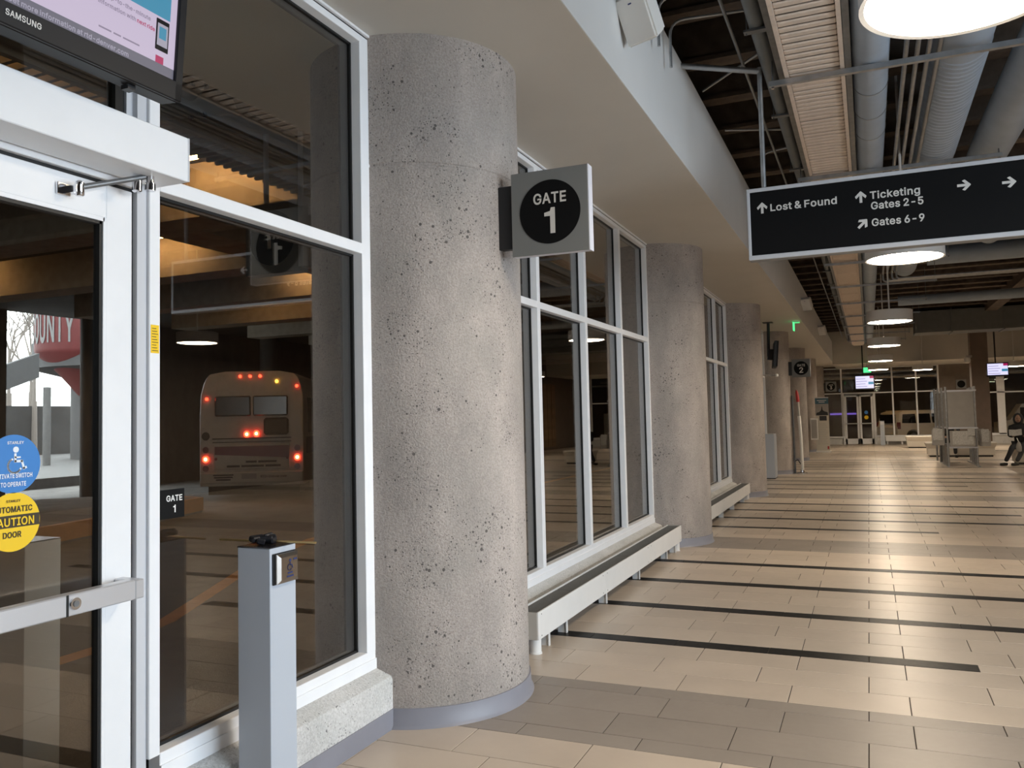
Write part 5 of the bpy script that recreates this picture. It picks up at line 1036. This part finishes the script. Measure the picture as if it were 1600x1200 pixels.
for (sx, sy) in ((px-.47, py-.56), (px-.21, py-.58)):
    q = MB().bbox(-.045, .045, -.20, .08, 0, .075, .02).xf(Matrix.Translation((sx, sy, 0)) @ Matrix.Rotation(R(-35), 4, 'Z')); q.build('shoe', 'shoe', P, smooth=True)
head(P, px-.06, py-.16, 1.25)
MB().lathe([(.03, 1.10), (.105, 1.13), (.128, 1.22), (.122, 1.31), (.08, 1.385), (.01, 1.41)], (px-.045, py-.10), 18).build('hood', 'cloth_black', P, smooth=True)
for hx in (px-.24, px+.02):
    hd = [[(hx, py-.46, .78, (.03, .02)), (hx, py-.52, .785, (.038, .02)), (hx, py-.56, .79, (.034, .018))]]
    for j, o_ in enumerate((-.027, -.009, .009, .027)): hd.append([(hx, py-.56, .79, (.034, .018)), (hx+o_, py-.60, .795, .009), (hx+o_, py-.625+.006*abs(j-1.5), .815, .0085)])
    hd.append([(hx, py-.52, .785, (.038, .02)), (hx+.03, py-.55, .815, .010), (hx+.02, py-.575, .83, .009)])
    skinned('hand', hd, 'skin', P, 1)
nw = thing('newspaper', (px-.20, py-.60, .75), 'open pale newspaper held by the seated reader', 'newspaper')
for s_ in (-1, 1):
    MB().prism([(0, 0), (.15, .015), (.15, .185), (0, .17)], (px-.20, py-.645, .80), (s_, -.10, .06*s_), (0, .30, .95), (0, -1, 0), .004).build('page', 'paper', nw)
bg = thing('shopping_bag', (px-.16, py-.75, 0), 'crumpled pale plastic bag hanging between the reader\'s knees', 'bag')
MB().lathe([(.02, .36), (.06, .39), (.07, .50), (.045, .60), (.02, .64)], (px-.14, py-.66), 10).build('bag', 'panel_grey', bg, smooth=True)
MB().tube([(px-.14, py-.66, .63), (px-.17, py-.62, .74)], .01, 6).build('handle', 'cream', bg)
# second person, only the legs show under the rack
P2 = thing('person', (2.47, 25.5, 0), 'person in black seated behind the brochure rack, only legs visible', 'person')
qx, qy = 2.47, 25.95
skinned('body', [[(qx, qy, .58, .155), (qx, qy+.02, .78, .15), (qx, qy, 1.0, .16), (qx, qy-.01, 1.10, .12), (qx, qy-.02, 1.2, .06)],
    [(qx, qy-.01, 1.10, .12), (qx-.2, qy-.02, 1.05, .07), (qx-.26, qy-.10, .82, .055), (qx-.16, qy-.34, .70, .04)], [(qx, qy-.01, 1.10, .12), (qx+.2, qy-.02, 1.05, .07), (qx+.26, qy-.10, .82, .055), (qx+.16, qy-.34, .70, .04)]], 'cloth_black', P2)
skinned('trousers', [[(qx, qy, .58, .15), (qx-.1, qy-.04, .55, .10), (qx-.12, qy-.46, .54, .078), (qx-.13, qy-.48, .3, .062), (qx-.14, qy-.5, .10, .055)], [(qx, qy, .58, .15), (qx+.1, qy-.04, .55, .10), (qx+.10, qy-.46, .54, .078), (qx+.10, qy-.5, .3, .062), (qx+.10, qy-.54, .10, .055)]], 'cloth_black', P2)
for sx in (qx-.13, qx+.11): MB().bbox(sx-.045, sx+.045, qy-.74, qy-.46, 0, .08, .02).build('shoe', 'shoe', P2, smooth=True)
head(P2, qx, qy-.05, 1.34)
for hx in (qx-.15, qx+.15):
    hd = [[(hx, qy-.34, .68, (.03, .02)), (hx, qy-.40, .66, (.038, .02)), (hx, qy-.44, .65, (.034, .018))]]
    for j, o_ in enumerate((-.027, -.009, .009, .027)): hd.append([(hx, qy-.44, .65, (.034, .018)), (hx+o_, qy-.49, .645, .009), (hx+o_, qy-.515, .63, .0085)])
    hd.append([(hx, qy-.40, .66, (.038, .02)), (hx+.035, qy-.42, .655, .010), (hx+.045, qy-.45, .65, .009)])
    skinned('hand', hd, 'skin', P2, 1)

# ================================================================== OUTSIDE: BUS STATION
gr = struct(MB().box(-60, -2.55, -40, 90, -.6, -.35).box(-2.55, 40, YF+.3, 90, -.6, -.35).build('ground', 'asphalt'))
# platform with a bowed kerb
pts = [(-5.0, -14), (-5.08, -2.5), (-5.12, -.4), (-5.30, .35), (-5.85, 1.5), (-6.46, 2.76), (-7.0, 4.5), (-7.3, 7), (-7.3, 40)]
b = MB(); n = len(pts)
vs = [(x, y, 0.) for x, y in pts]+[(-2.55, y, 0.) for x, y in pts]+[(x, y, -.35) for x, y in pts]
b.add(vs, [(i, i+1, n+i+1, n+i) for i in range(n-1)]+[(2*n+i, 2*n+i+1, i+1, i) for i in range(n-1)])
pf = tag(struct(b.build('platform', 'paving')), 'concrete bus platform outside the windows')
b = MB(); vs = []
for i, (x, y) in enumerate(pts):
    vs += [(x-.01, y, .003), (x+.16, y, .003), (x-.012, y, -.34), (x-.01, y, .002)]
b.add([v for v in vs], [(i*4, i*4+4, i*4+5, i*4+1) for i in range(n-1)]+[(i*4+2, i*4+6, i*4+4, i*4) for i in range(n-1)])
b.build('painted_kerb', 'orange', pf)
fk = MB(); q = [(-11.8, 2.0), (-12.6, 6.0), (-13.6, 9.5), (-16.0, 9.8), (-21.5, 4.0), (-21.5, -2), (-13, -2)]
fk.prism(q, (0, 0, -.35), XA, YA, ZA, .33); isl = tag(struct(fk.build('island', 'paving')), 'concrete island across the bus lane')
b = MB()
for (x0, y0), (x1, y1) in zip(q[:3], q[1:4]):
    d = Vector((x1-x0, y1-y0)).normalized(); nn = Vector((d.y, -d.x))*.1
    b.add([(x0-nn.x, y0-nn.y, -.016), (x1-nn.x, y1-nn.y, -.016), (x1+nn.x*.3, y1+nn.y*.3, -.016), (x0+nn.x*.3, y0+nn.y*.3, -.016), (x0+nn.x*.3, y0+nn.y*.3, -.3), (x1+nn.x*.3, y1+nn.y*.3, -.3)], [(0, 1, 2, 3), (3, 2, 5, 4)])
b.build('painted_kerb', 'orange', isl)
# outdoor soffit, recess, grille and garage slab
os_ = struct(MB().box(-3.56, -2.40, YB, 40, ZS, 4.0).build('trim_3', 'soffit')); tag(os_, 'outdoor soffit strip beyond the glass')
MB().box(-4.45, -3.56, YB, 40, 3.88, 4.1).build('recess', 'beam', os_)
gl = None; y = -3.2; k = 0
while y < 4.0:
    if gl is None: gl = MB().box(-4.95, -4.45, y, y+.03, 3.78, 3.86).build('grille_slat', 'beam', os_); yg = y
    else:
        o = gl.copy(); C.objects.link(o); o.parent = os_; o.location = (0, y-yg, 0)
    y += .10
MB().box(-4.47, -4.42, YB, 40, 3.74, 4.0).build('grille_rail', 'beam', os_)
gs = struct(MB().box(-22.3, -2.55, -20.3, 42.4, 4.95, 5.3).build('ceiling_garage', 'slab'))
bm0 = None
for i in range(15):
    y = -8.6+3.05*i
    if bm0 is None: bm0 = MB().box(-17.5, -4.96, y-.3, y+.3, 4.25, 4.95).build('garage_beam', 'beam', gs); yb = y
    else:
        o = bm0.copy(); C.objects.link(o); o.parent = gs; o.location = (0, y-yb, 0)
MB().box(-9.4, -8.6, -20, 42, 4.35, 4.95).build('garage_girder', 'beam', gs)
def strip(x, y, z, L, label, ax='x'):
    t = thing('tube_light', (x, y, z), label, 'light', 'strip lights in the bus station')
    if ax == 'x': MB().box(x-L/2, x+L/2, y-.06, y+.06, z, z+.05).build('housing', 'alu', t); MB().box(x-L/2+.03, x+L/2-.03, y-.035, y+.035, z-.035, z).build('tube', 'tube', t)
    else: MB().box(x-.06, x+.06, y-L/2, y+L/2, z, z+.05).build('housing', 'alu', t); MB().box(x-.035, x+.035, y-L/2+.03, y+L/2-.03, z-.035, z).build('tube', 'tube', t)
strip(-7.2, 2.95, 4.9, 1.6, 'strip light lighting the nearest orange garage beam')
strip(-11.3, 6.0, 4.9, 1.6, 'strip light lighting the second garage beam')
strip(-10.3, 9.05, 4.9, 1.6, 'strip light lighting the third garage beam')
strip(-16.5, 5.7, 4.9, 1.6, 'strip light over the far island')
strip(-13.7, 11.0, 4.9, 1.6, 'added strip light brightening the rear of the bus')  # added to brighten the rear face of the bus
strip(-6.2, -3.6, 4.9, 1.6, 'added strip light brightening the platform near the entrance')  # extra strip put in to light the platform floor
strip(-4.72, -2.3, 4.9, 2.2, 'strip light above the outdoor slatted grille', 'y')
strip(-6.0, 8.7, 4.9, 1.6, 'added strip light brightening the platform beyond the foreground column')  # another extra strip, added only to light the platform
# service pipes under the outdoor soffit
pp = thing('outdoor_pipe', (-4.0, 0, 3.7), 'thick dark pipe with couplings under the outdoor soffit', 'pipe')
MB().tube([(-3.95, -4, 3.76), (-3.95, 12, 3.76)], .05, 14).build('run', 'duct_dark', pp, smooth=True)
MB().tube([(-3.72, -.55, 3.72), (-4.6, -.75, 3.72)], .085, 16).build('branch', 'duct_dark', pp, smooth=True)
MB().tube([(-3.66, -.54, 3.72), (-3.72, -.55, 3.72)], .10, 16).build('cap', 'duct_dark', pp, smooth=True)
for x in (-3.9, -4.02): MB().tube([(x, -.60-.02, 3.62), (x, -.60, 3.88)], .016, 8).build('clamp', 'black_metal', pp)
MB().tube([(-4.2, -4, 3.74), (-4.2, 12, 3.74)], .016, 8).build('conduit', 'galv', pp, smooth=True)
es = thing('outdoor_gate_sign', (-3.85, .02, 2.68), 'dark hanging gate 1 sign seen through the glass outside', 'sign')
MB().box(-4.10, -3.62, 0, .10, 2.66, 3.18).build('box', 'sign_grey', es)
d_ = MB().prism(disc(48, .2), (-3.86, 0, 2.92), XA, ZA, (0, -1, 0), .004).build('black_disc', 'sign_black', es)
text('1', .24, 'letter', d_, (-3.90, -.005, 2.93), '-y', bold=.03)
MB().box(-3.62, -3.58, -.01, .11, 2.69, 3.20).build('edge_trim', 'sign_edge', es)
for x in (-3.95, -3.64): MB().tube([(x, .05, 3.18), (x, .05, 3.74)], .02, 10).build('hanger_rod', 'alu', es, smooth=True)

op2 = thing('switch_post', (-3.25, -2.33, 0), 'pale switch post standing outside the entrance door, seen through its glass', 'switch post')
MB().bbox(-3.325, -3.170, -2.412, -2.245, 0, 1.10, .002).build('post', 'white', op2)  # whiter than the indoor post, lightened in colour for missing outside light
MB().box(-3.326, -3.169, -2.413, -2.244, 1.10, 1.104).build('top_plate', 'black_gloss', op2)
# ---- buses
def bus(loc, rz, label):
    t = local_thing('city_bus', loc, rz, label, 'bus', 'city buses at the platform')
    # local frame: rear face at y=0 looking to -y, x to the right, z up from the road
    t.scale = (1, 1, 1.08)
    W2, H, LEN = 1.30, 3.05, 12.0
    def sec(z): return W2 if z < 2.3 else W2-.10*((z-2.3)/.5)**2
    prof = []
    for z in (.34, .40, 1.0, 1.95, 2.5, 2.75, 2.90): prof.append((sec(z), z))
    top = [(W2-.24, 2.99), (W2-.6, 3.05)]
    half = prof+top; poly = [(x, z) for x, z in half]+[(-x, z) for x, z in reversed(half)]
    def L(mb, nm, m, p=t, sm=False): return mb.build(nm, m, p, smooth=sm, local=True)
    b = MB(); n = len(poly); v = []
    for y, sc in ((0.02, .985), (.06, 1.), (LEN, 1.)): v += [(x*sc, y+(.10*max(0, (z-1.95)/1.1) if y < 1 else 0), z) for x, z in poly]
    b.add(v, [tuple(range(n)), tuple(range(3*n-1, 2*n-1, -1))]+[(j*n+i, j*n+n+i, j*n+n+(i+1) % n, j*n+(i+1) % n) for j in range(2) for i in range(n)])
    bd = L(b, 'body', 'bus_white')
    L(MB().box(-W2+.15, W2-.15, .3, LEN-.3, .12, .34), 'chassis', 'bus_black')
    for sx in (-1, 1):
        for yy in (2.6, 9.2):
            L(MB().tube([(sx*(W2-.32), yy, .48), (sx*(W2-.02), yy, .48)], .48, 24), 'wheel', 'tyre', t, True)
    for a, b_ in ((-.92, -.03), (.03, .90)): L(MB().bbox(a, b_, .0, .10, 1.98, 2.46, .03), 'rear_window', 'black_gloss')
    L(MB().bbox(.30, .92, -.01, .05, 1.52, 1.93, .05), 'vent', 'bus_black')
    L(MB().box(-.98, .98, .0, .03, 1.44, 1.465), 'trim_line', 'bus_black'); L(MB().box(-.98, .98, .0, .03, 1.36, 1.375), 'trim_line', 'bus_black')
    eh = L(MB().bbox(-.95, .95, -.005, .03, .72, 1.32, .01), 'engine_hatch', 'bus_white')
    L(MB().prism([(-.92, 1.08), (.93, .98), (.93, 1.27), (-.92, 1.27)], (0, -.006, 0), XA, ZA, (0, -1, 0), .004), 'maroon_band', 'bus_maroon')
    L(MB().bbox(-W2+.02, W2-.02, -.04, .06, .40, .66, .02), 'bumper', 'bus_white')
    L(MB().box(-.25, .12, -.045, -.035, .50, .62), 'plate', 'panel_grey')
    for (x, z) in ((-.12, 1.55), (.12, 1.56)): 
        o = L(MB().prism(disc(16, .075), (x, -.005, z), XA, ZA, (0, -1, 0), .02), 'brake_light', 'taillight'); L(MB().prism(disc(12, .038), (x, -.026, z), XA, ZA, (0, -1, 0), .004), 'bulb', 'tailcore', o)
    for sx in (-1, 1):
        x = sx*1.14
        o = L(MB().prism(disc(16, .078), (x, -.005, .98), XA, ZA, (0, -1, 0), .02), 'tail_light', 'taillight'); L(MB().prism(disc(12, .042), (x, -.026, .98), XA, ZA, (0, -1, 0), .004), 'bulb', 'tailcore', o)
        for z in (.76, 1.20): L(MB().prism(disc(16, .075), (x, -.005, z), XA, ZA, (0, -1, 0), .015), 'lamp_lens', 'red_dull')
        L(MB().box(x-.06, x+.06, -.01, 0, .58, .62), 'reflector', 'red_dull')
        L(MB().prism(disc(12, .035), (x*.78, .0, .98), XA, ZA, (0, -1, 0), .01), 'side_marker', 'red_dull')
        L(MB().prism(disc(12, .035), (sx*1.13, .07, 2.68 if sx > 0 else 2.40), XA, ZA, (0, -1, 0), .03), 'marker_light', 'taillight')
    for x in (-.30, -.05, .2): L(MB().prism(disc(12, .035), (x, .1, 2.93), XA, ZA, (0, -1, 0), .03), 'marker_light', 'taillight')
    L(MB().prism(disc(12, .04), (.62, .09, 2.80), XA, ZA, (0, -1, 0), .03), 'amber_marker', 'amber')
    L(MB().prism(disc(14, .10), (-1.14, -.003, 1.52), XA, ZA, (0, -1, 0), .006), 'vent_cap', 'bus_black')
    for sx in (-1, 1):
        for j in range(6): L(MB().box(sx*W2-.012, sx*W2+.012, .8+1.8*j, 2.4+1.8*j, 1.55, 2.42), 'side_window', 'black_gloss')
        L(MB().box(sx*W2-.008, sx*W2+.008, .5, 11.4, 1.05, 1.45), 'blue_stripe', 'bus_blue')
    org = ORG[t]
    for (x0_, x1_, z_) in ((-.15, .12, .90), (.16, .62, .90), (-.62, -.30, .80), (-.26, .30, .80), (.34, .72, .80)): L(MB().box(x0_, x1_, -.012, -.006, z_-.024, z_+.024), 'print_line', 'bus_black')
    text('RTD-Denver.com', .085, 'bus_black', bd, (.55, -.044, .55), '-y', bold=.02)
    for (x0_, x1_, z_) in ((-.95, -.45, .60), (-.93, -.47, .545), (-.88, -.52, .49)): L(MB().box(x0_, x1_, -.046, -.04, z_-.017, z_+.017), 'print_line', 'bus_black')
    return t
BRZ = math.atan2(.49, .872)
bus((-14.48, 12.15, -.35), BRZ, 'white city bus with lit red tail lights seen through the window')
bus((-8.45, 9.25, -.35), BRZ*.9, 'second city bus mostly hidden behind the foreground column')

# ---- beyond the lane: wall, ramp drum with red sign, trees, street
bw = struct(MB().box(-22.3, -22.0, -20, 10.9, -.35, 5).box(-22.3, -22.0, 14.7, 42.4, -.35, 5).box(-22.3, -2.5, 42, 42.4, -.35, 5).box(-22.3, -2.5, -20.3, -20, -.35, 5).build('wall_garage_skyblock', 'slab'))  # back wall with its opening; end walls added to keep sky light out
for k in range(7):
    if k == 2: continue
    c_ = MB().lathe([(.3, -.35), (.3, 4.95)], (-11+k*0-(.0 if k < 4 else 9), -9+7.5*(k if k < 4 else k-3)+ (0 if k < 4 else 6)), 20).build('garage_column', 'slab', smooth=True)
    tag(c_, ['concrete garage column nearest the door outside', 'garage column standing by the orange kerb', 'garage column in front of the parked bus', 'garage column beyond the bus roof', 'first garage column on the far island', 'second garage column on the far island', 'third garage column on the far island'][k], 'column', 'round columns outside in the bus garage')
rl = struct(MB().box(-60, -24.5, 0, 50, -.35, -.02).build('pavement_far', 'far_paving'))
rm = thing('curved_ramp', (-34, 22.5, -.35), 'curved concrete ramp with a red sign drum outside on the left', 'ramp')
DR = (-36.0, 25.0)
dm = MB().lathe([(.3, 3.2), (1.2, 4.3), (2.15, 5.2), (2.25, 5.4), (2.25, 8.2), (2.0, 8.3)], DR, 64).build('sign_drum', 'redsign', rm, smooth=True)
dirv = Vector((CAM.x-DR[0], CAM.y-DR[1], 0)).normalized()
fd = Matrix.Rotation(R(-48), 3, 'Z') @ dirv; fr_ = Vector((0, 0, 1)).cross(fd)
text('COUNTY', 0, 'letter_dim', dm, Vector((DR[0], DR[1], 6.5))+fd*2.25, (fr_, (0, 0, 1), fd), cap=1.5, width=2.9, arc=2.26, depth=.03)
MB().lathe([(3.4, 4.2), (4.9, 4.6), (4.9, 5.9), (4.6, 5.9), (4.5, 4.9), (3.4, 4.7)], (-36.0, 28.2), 64, cap=False).build('deck', 'ramp', rm, smooth=True)
MB().lathe([(3.3, -.35), (3.3, 4.6)], (-36.0, 28.4), 40).build('core', 'ramp', rm, smooth=True)
MB().prism([(0, 2.9), (0, 4.0), (2.6, 5.0), (2.6, 3.9)], (-34.6, 18.6, 0), YA, ZA, XA, .3).build('ramp_wall', 'ramp', rm)
MB().lathe([(.16, -.35), (.16, 3.4)], (-33, 20.6), 16).build('ramp_post', 'far_paving', rm, smooth=True)
def tree(x, y, h, label):
    t = thing('bare_tree', (x, y, -.35), label, 'tree', 'bare winter trees outside on the left')
    tk = MB(); rnd = random.Random(int(x*7+y))
    def grow(p, d, L, r, k, out):
        e = p+d*L; out.tube([p, e], [r, r*.7], 5, cap=False)
        if k == 0: return
        for _ in range(3):
            nd = (d+Vector((rnd.uniform(-.7, .7), rnd.uniform(-.7, .7), rnd.uniform(-.1, .6)))).normalized(); grow(p+d*L*rnd.uniform(.6, 1), nd, L*.68, r*.6, k-1, out)
    tk.tube([(x, y, -.35), (x, y, h*.3)], [.2, .15], 8); tk.build('trunk', 'bark', t)
    br = MB(); grow(Vector((x, y, h*.25)), Vector((0, 0, 1)), h*.26, .12, 5, br); br.build('branches', 'bark', t)
tree(-50, 31, 13, 'bare tree leftmost outside behind the ramp'); tree(-47, 30.5, 11, 'bare tree nearest the red sign drum'); tree(-54, 35.5, 14, 'tallest bare tree behind the ramp')
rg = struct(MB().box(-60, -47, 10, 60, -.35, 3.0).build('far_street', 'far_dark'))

# ---- outside the far wall: SUV, wall
lot = struct(MB().box(-12, 14, 58, 58.3, -.5, 6).box(-12.3, -12, YF+.3, 58.3, -.5, 5).box(14, 14.3, YF+.3, 58.3, -.5, 5).box(-12.3, -2.5, YF+.0, YF+.3, -.5, 5).box(XR2, 14.3, YF+.0, YF+.3, -.5, 5).box(-2.6, 14.3, YF+.05, YF+.3, 3.58, 5.3).build('wall_street_far_skyblock', 'brown'))  # backdrop wall, plus side walls added to shut out sky light
slab2 = struct(MB().box(-12, 14, YF+.3, 58, 4.6, 5.0).build('ceiling_far', 'slab'))
for i, x in enumerate((-1.5, 1.5, 4.5, 7.5)):
    MB().box(x-.2, x+.2, YF+.4, 57, 4.1, 4.6).build('garage_beam', 'beam', slab2)
for (x, y, l) in ((-2.9, 42, 'strip light beyond the far doors on the left'), (.2, 46.6, 'added strip light beyond the far windows brightening the car'), (3.0, 46.4, 'added strip light beyond the far windows brightening the front of the car'), (.2, 44.2, 'added strip light nearest the far windows, brightening the car tail'), (3.0, 44.2, 'added strip light nearest the far windows, brightening the car bonnet'), (6.2, 43, 'strip light beyond the right far window')): strip(x, y, 4.55, 1.4, l)  # the strips around the car are added to brighten it
for (y, z) in ((41.0, 3.3), (43.5, 3.6), (46, 3.4)):
    p_ = MB().tube([(-6, y, z), (10, y, z)], .06, 8).build('garage_pipe', 'beam', smooth=True); tag(p_, {41.0: 'nearest pipe crossing beyond the far windows', 43.5: 'middle pipe crossing beyond the far windows', 46: 'farthest pipe crossing beyond the far windows'}[y], 'pipe')
vs_ = MB().box(-2.45, -.75, 57.9, 58, 1.30, 1.42).build('violet_light_sign', 'violet'); tag(vs_, 'violet glowing strip sign on the wall beyond the far doors', 'sign')
def suv(loc, rz, label):
    t = local_thing('parked_car', loc, rz, label, 'car')
    def L(mb, nm, m, p=t, sm=False): return mb.build(nm, m, p, smooth=sm, local=True)
    # x forward, y to the left, z up
    low = [(-2.5, .42), (-2.52, .95), (-2.42, 1.10), (.95, 1.14), (2.25, 1.05), (2.5, .92), (2.52, .45), (2.1, .36)]
    arch = lambda cx: [(cx+.46*math.cos(R(a)), .38+.46*math.sin(R(a))) for a in range(0, 181, 20)]
    poly = low[:-1]+[(2.1, .36)]+arch(1.6)+[(1.1, .34), (-1.05, .34)]+arch(-1.5)+[(-2.1, .38)]
    L(MB().prism(poly, (0, .96, 0), XA, ZA, (0, -1, 0), 1.92), 'lower_body', 'suv')
    cab = [(-2.44, 1.08), (-2.25, 1.80), (-2.0, 1.86), (.15, 1.86), (.35, 1.82), (1.15, 1.12)]
    n = len(cab); v = [(x, .95-.10*max(0, (z-1.1)/.76), z) for x, z in cab]+[(x, -.95+.10*max(0, (z-1.1)/.76), z) for x, z in cab]
    L(MB().add(v, [tuple(range(n)), tuple(range(2*n-1, n-1, -1))]+[(i, i+n, (i+1) % n+n, (i+1) % n) for i in range(n)]), 'cabin', 'suv')
    for s in (-1, 1):
        for w in ([(-2.18, 1.20), (-2.08, 1.70), (-1.28, 1.72), (-1.28, 1.18)], [(-1.14, 1.18), (-1.14, 1.72), (-.34, 1.72), (-.34, 1.18)], [(-.22, 1.18), (-.22, 1.72), (.22, 1.70), (.85, 1.18)]):
            b = MB(); m_ = len(w); yy = lambda z: s*(.955-.10*max(0, (z-1.1)/.76))
            b.add([(x, yy(z), z) for x, z in w]+[(x, yy(z)+s*.012, z) for x, z in w], [tuple(range(m_)), tuple(range(2*m_-1, m_-1, -1))]+[(i, i+m_, (i+1) % m_+m_, (i+1) % m_) for i in range(m_)])
            L(b, 'side_window', 'black_gloss')
        for cx in (1.6, -1.5):
            w = L(MB().tube([(cx, s*.72, .38), (cx, s*.96, .38)], .38, 28), 'wheel', 'tyre', t, True)
            L(MB().tube([(cx, s*.95, .38), (cx, s*.975, .38)], .24, 20), 'rim', 'galv', w, True)
        L(MB().bbox(-2.50, -2.28, min(s*.90, s*.975), max(s*.90, s*.975), .86, 1.25, .02), 'tail_light', 'red_dull')
        L(MB().bbox(.62, .82, min(s*.98, s*1.16), max(s*.98, s*1.16), 1.12, 1.28, .03), 'mirror', 'black_metal')
        L(MB().box(-.30, -.14, min(s*.96, s*.985), max(s*.96, s*.985), .96, .99), 'door_handle', 'suv')
        L(MB().box(-2.0, .1, s*.74-.02, s*.74+.02, 1.87, 1.92), 'roof_rail', 'suv')
    L(MB().box(-2.46, -2.43, -.7, .7, 1.2, 1.7), 'rear_window', 'black_gloss')
    L(MB().bbox(-2.60, -2.46, -.92, .92, .40, .62, .03), 'bumper', 'suv')
    return t
suv((3.06, 49.65, -.40), R(34), 'white sport utility car parked outside the far window')
v2 = local_thing('parked_van', (9.3, 50.5, -.45), R(180), 'white van partly visible through the right far window', 'van')
MB().prism([(-2.4, .4), (-2.4, 2.2), (1.3, 2.2), (1.9, 1.3), (2.5, 1.15), (2.5, .4)], (0, .95, 0), XA, ZA, (0, -1, 0), 1.9).build('body', 'suv', v2, local=True)
for cx in (-1.5, 1.6):
    for s_ in (-1, 1): MB().tube([(cx, s_*.75, .36), (cx, s_*.97, .36)], .36, 24).build('wheel', 'tyre', v2, smooth=True, local=True)
MB().box(.2, 1.4, .955, .965, 1.35, 2.0).build('side_window', 'black_gloss', v2, local=True)
MB().box(-2.41, -2.40, -.8, .8, 1.3, 2.0).build('rear_window', 'black_gloss', v2, local=True)
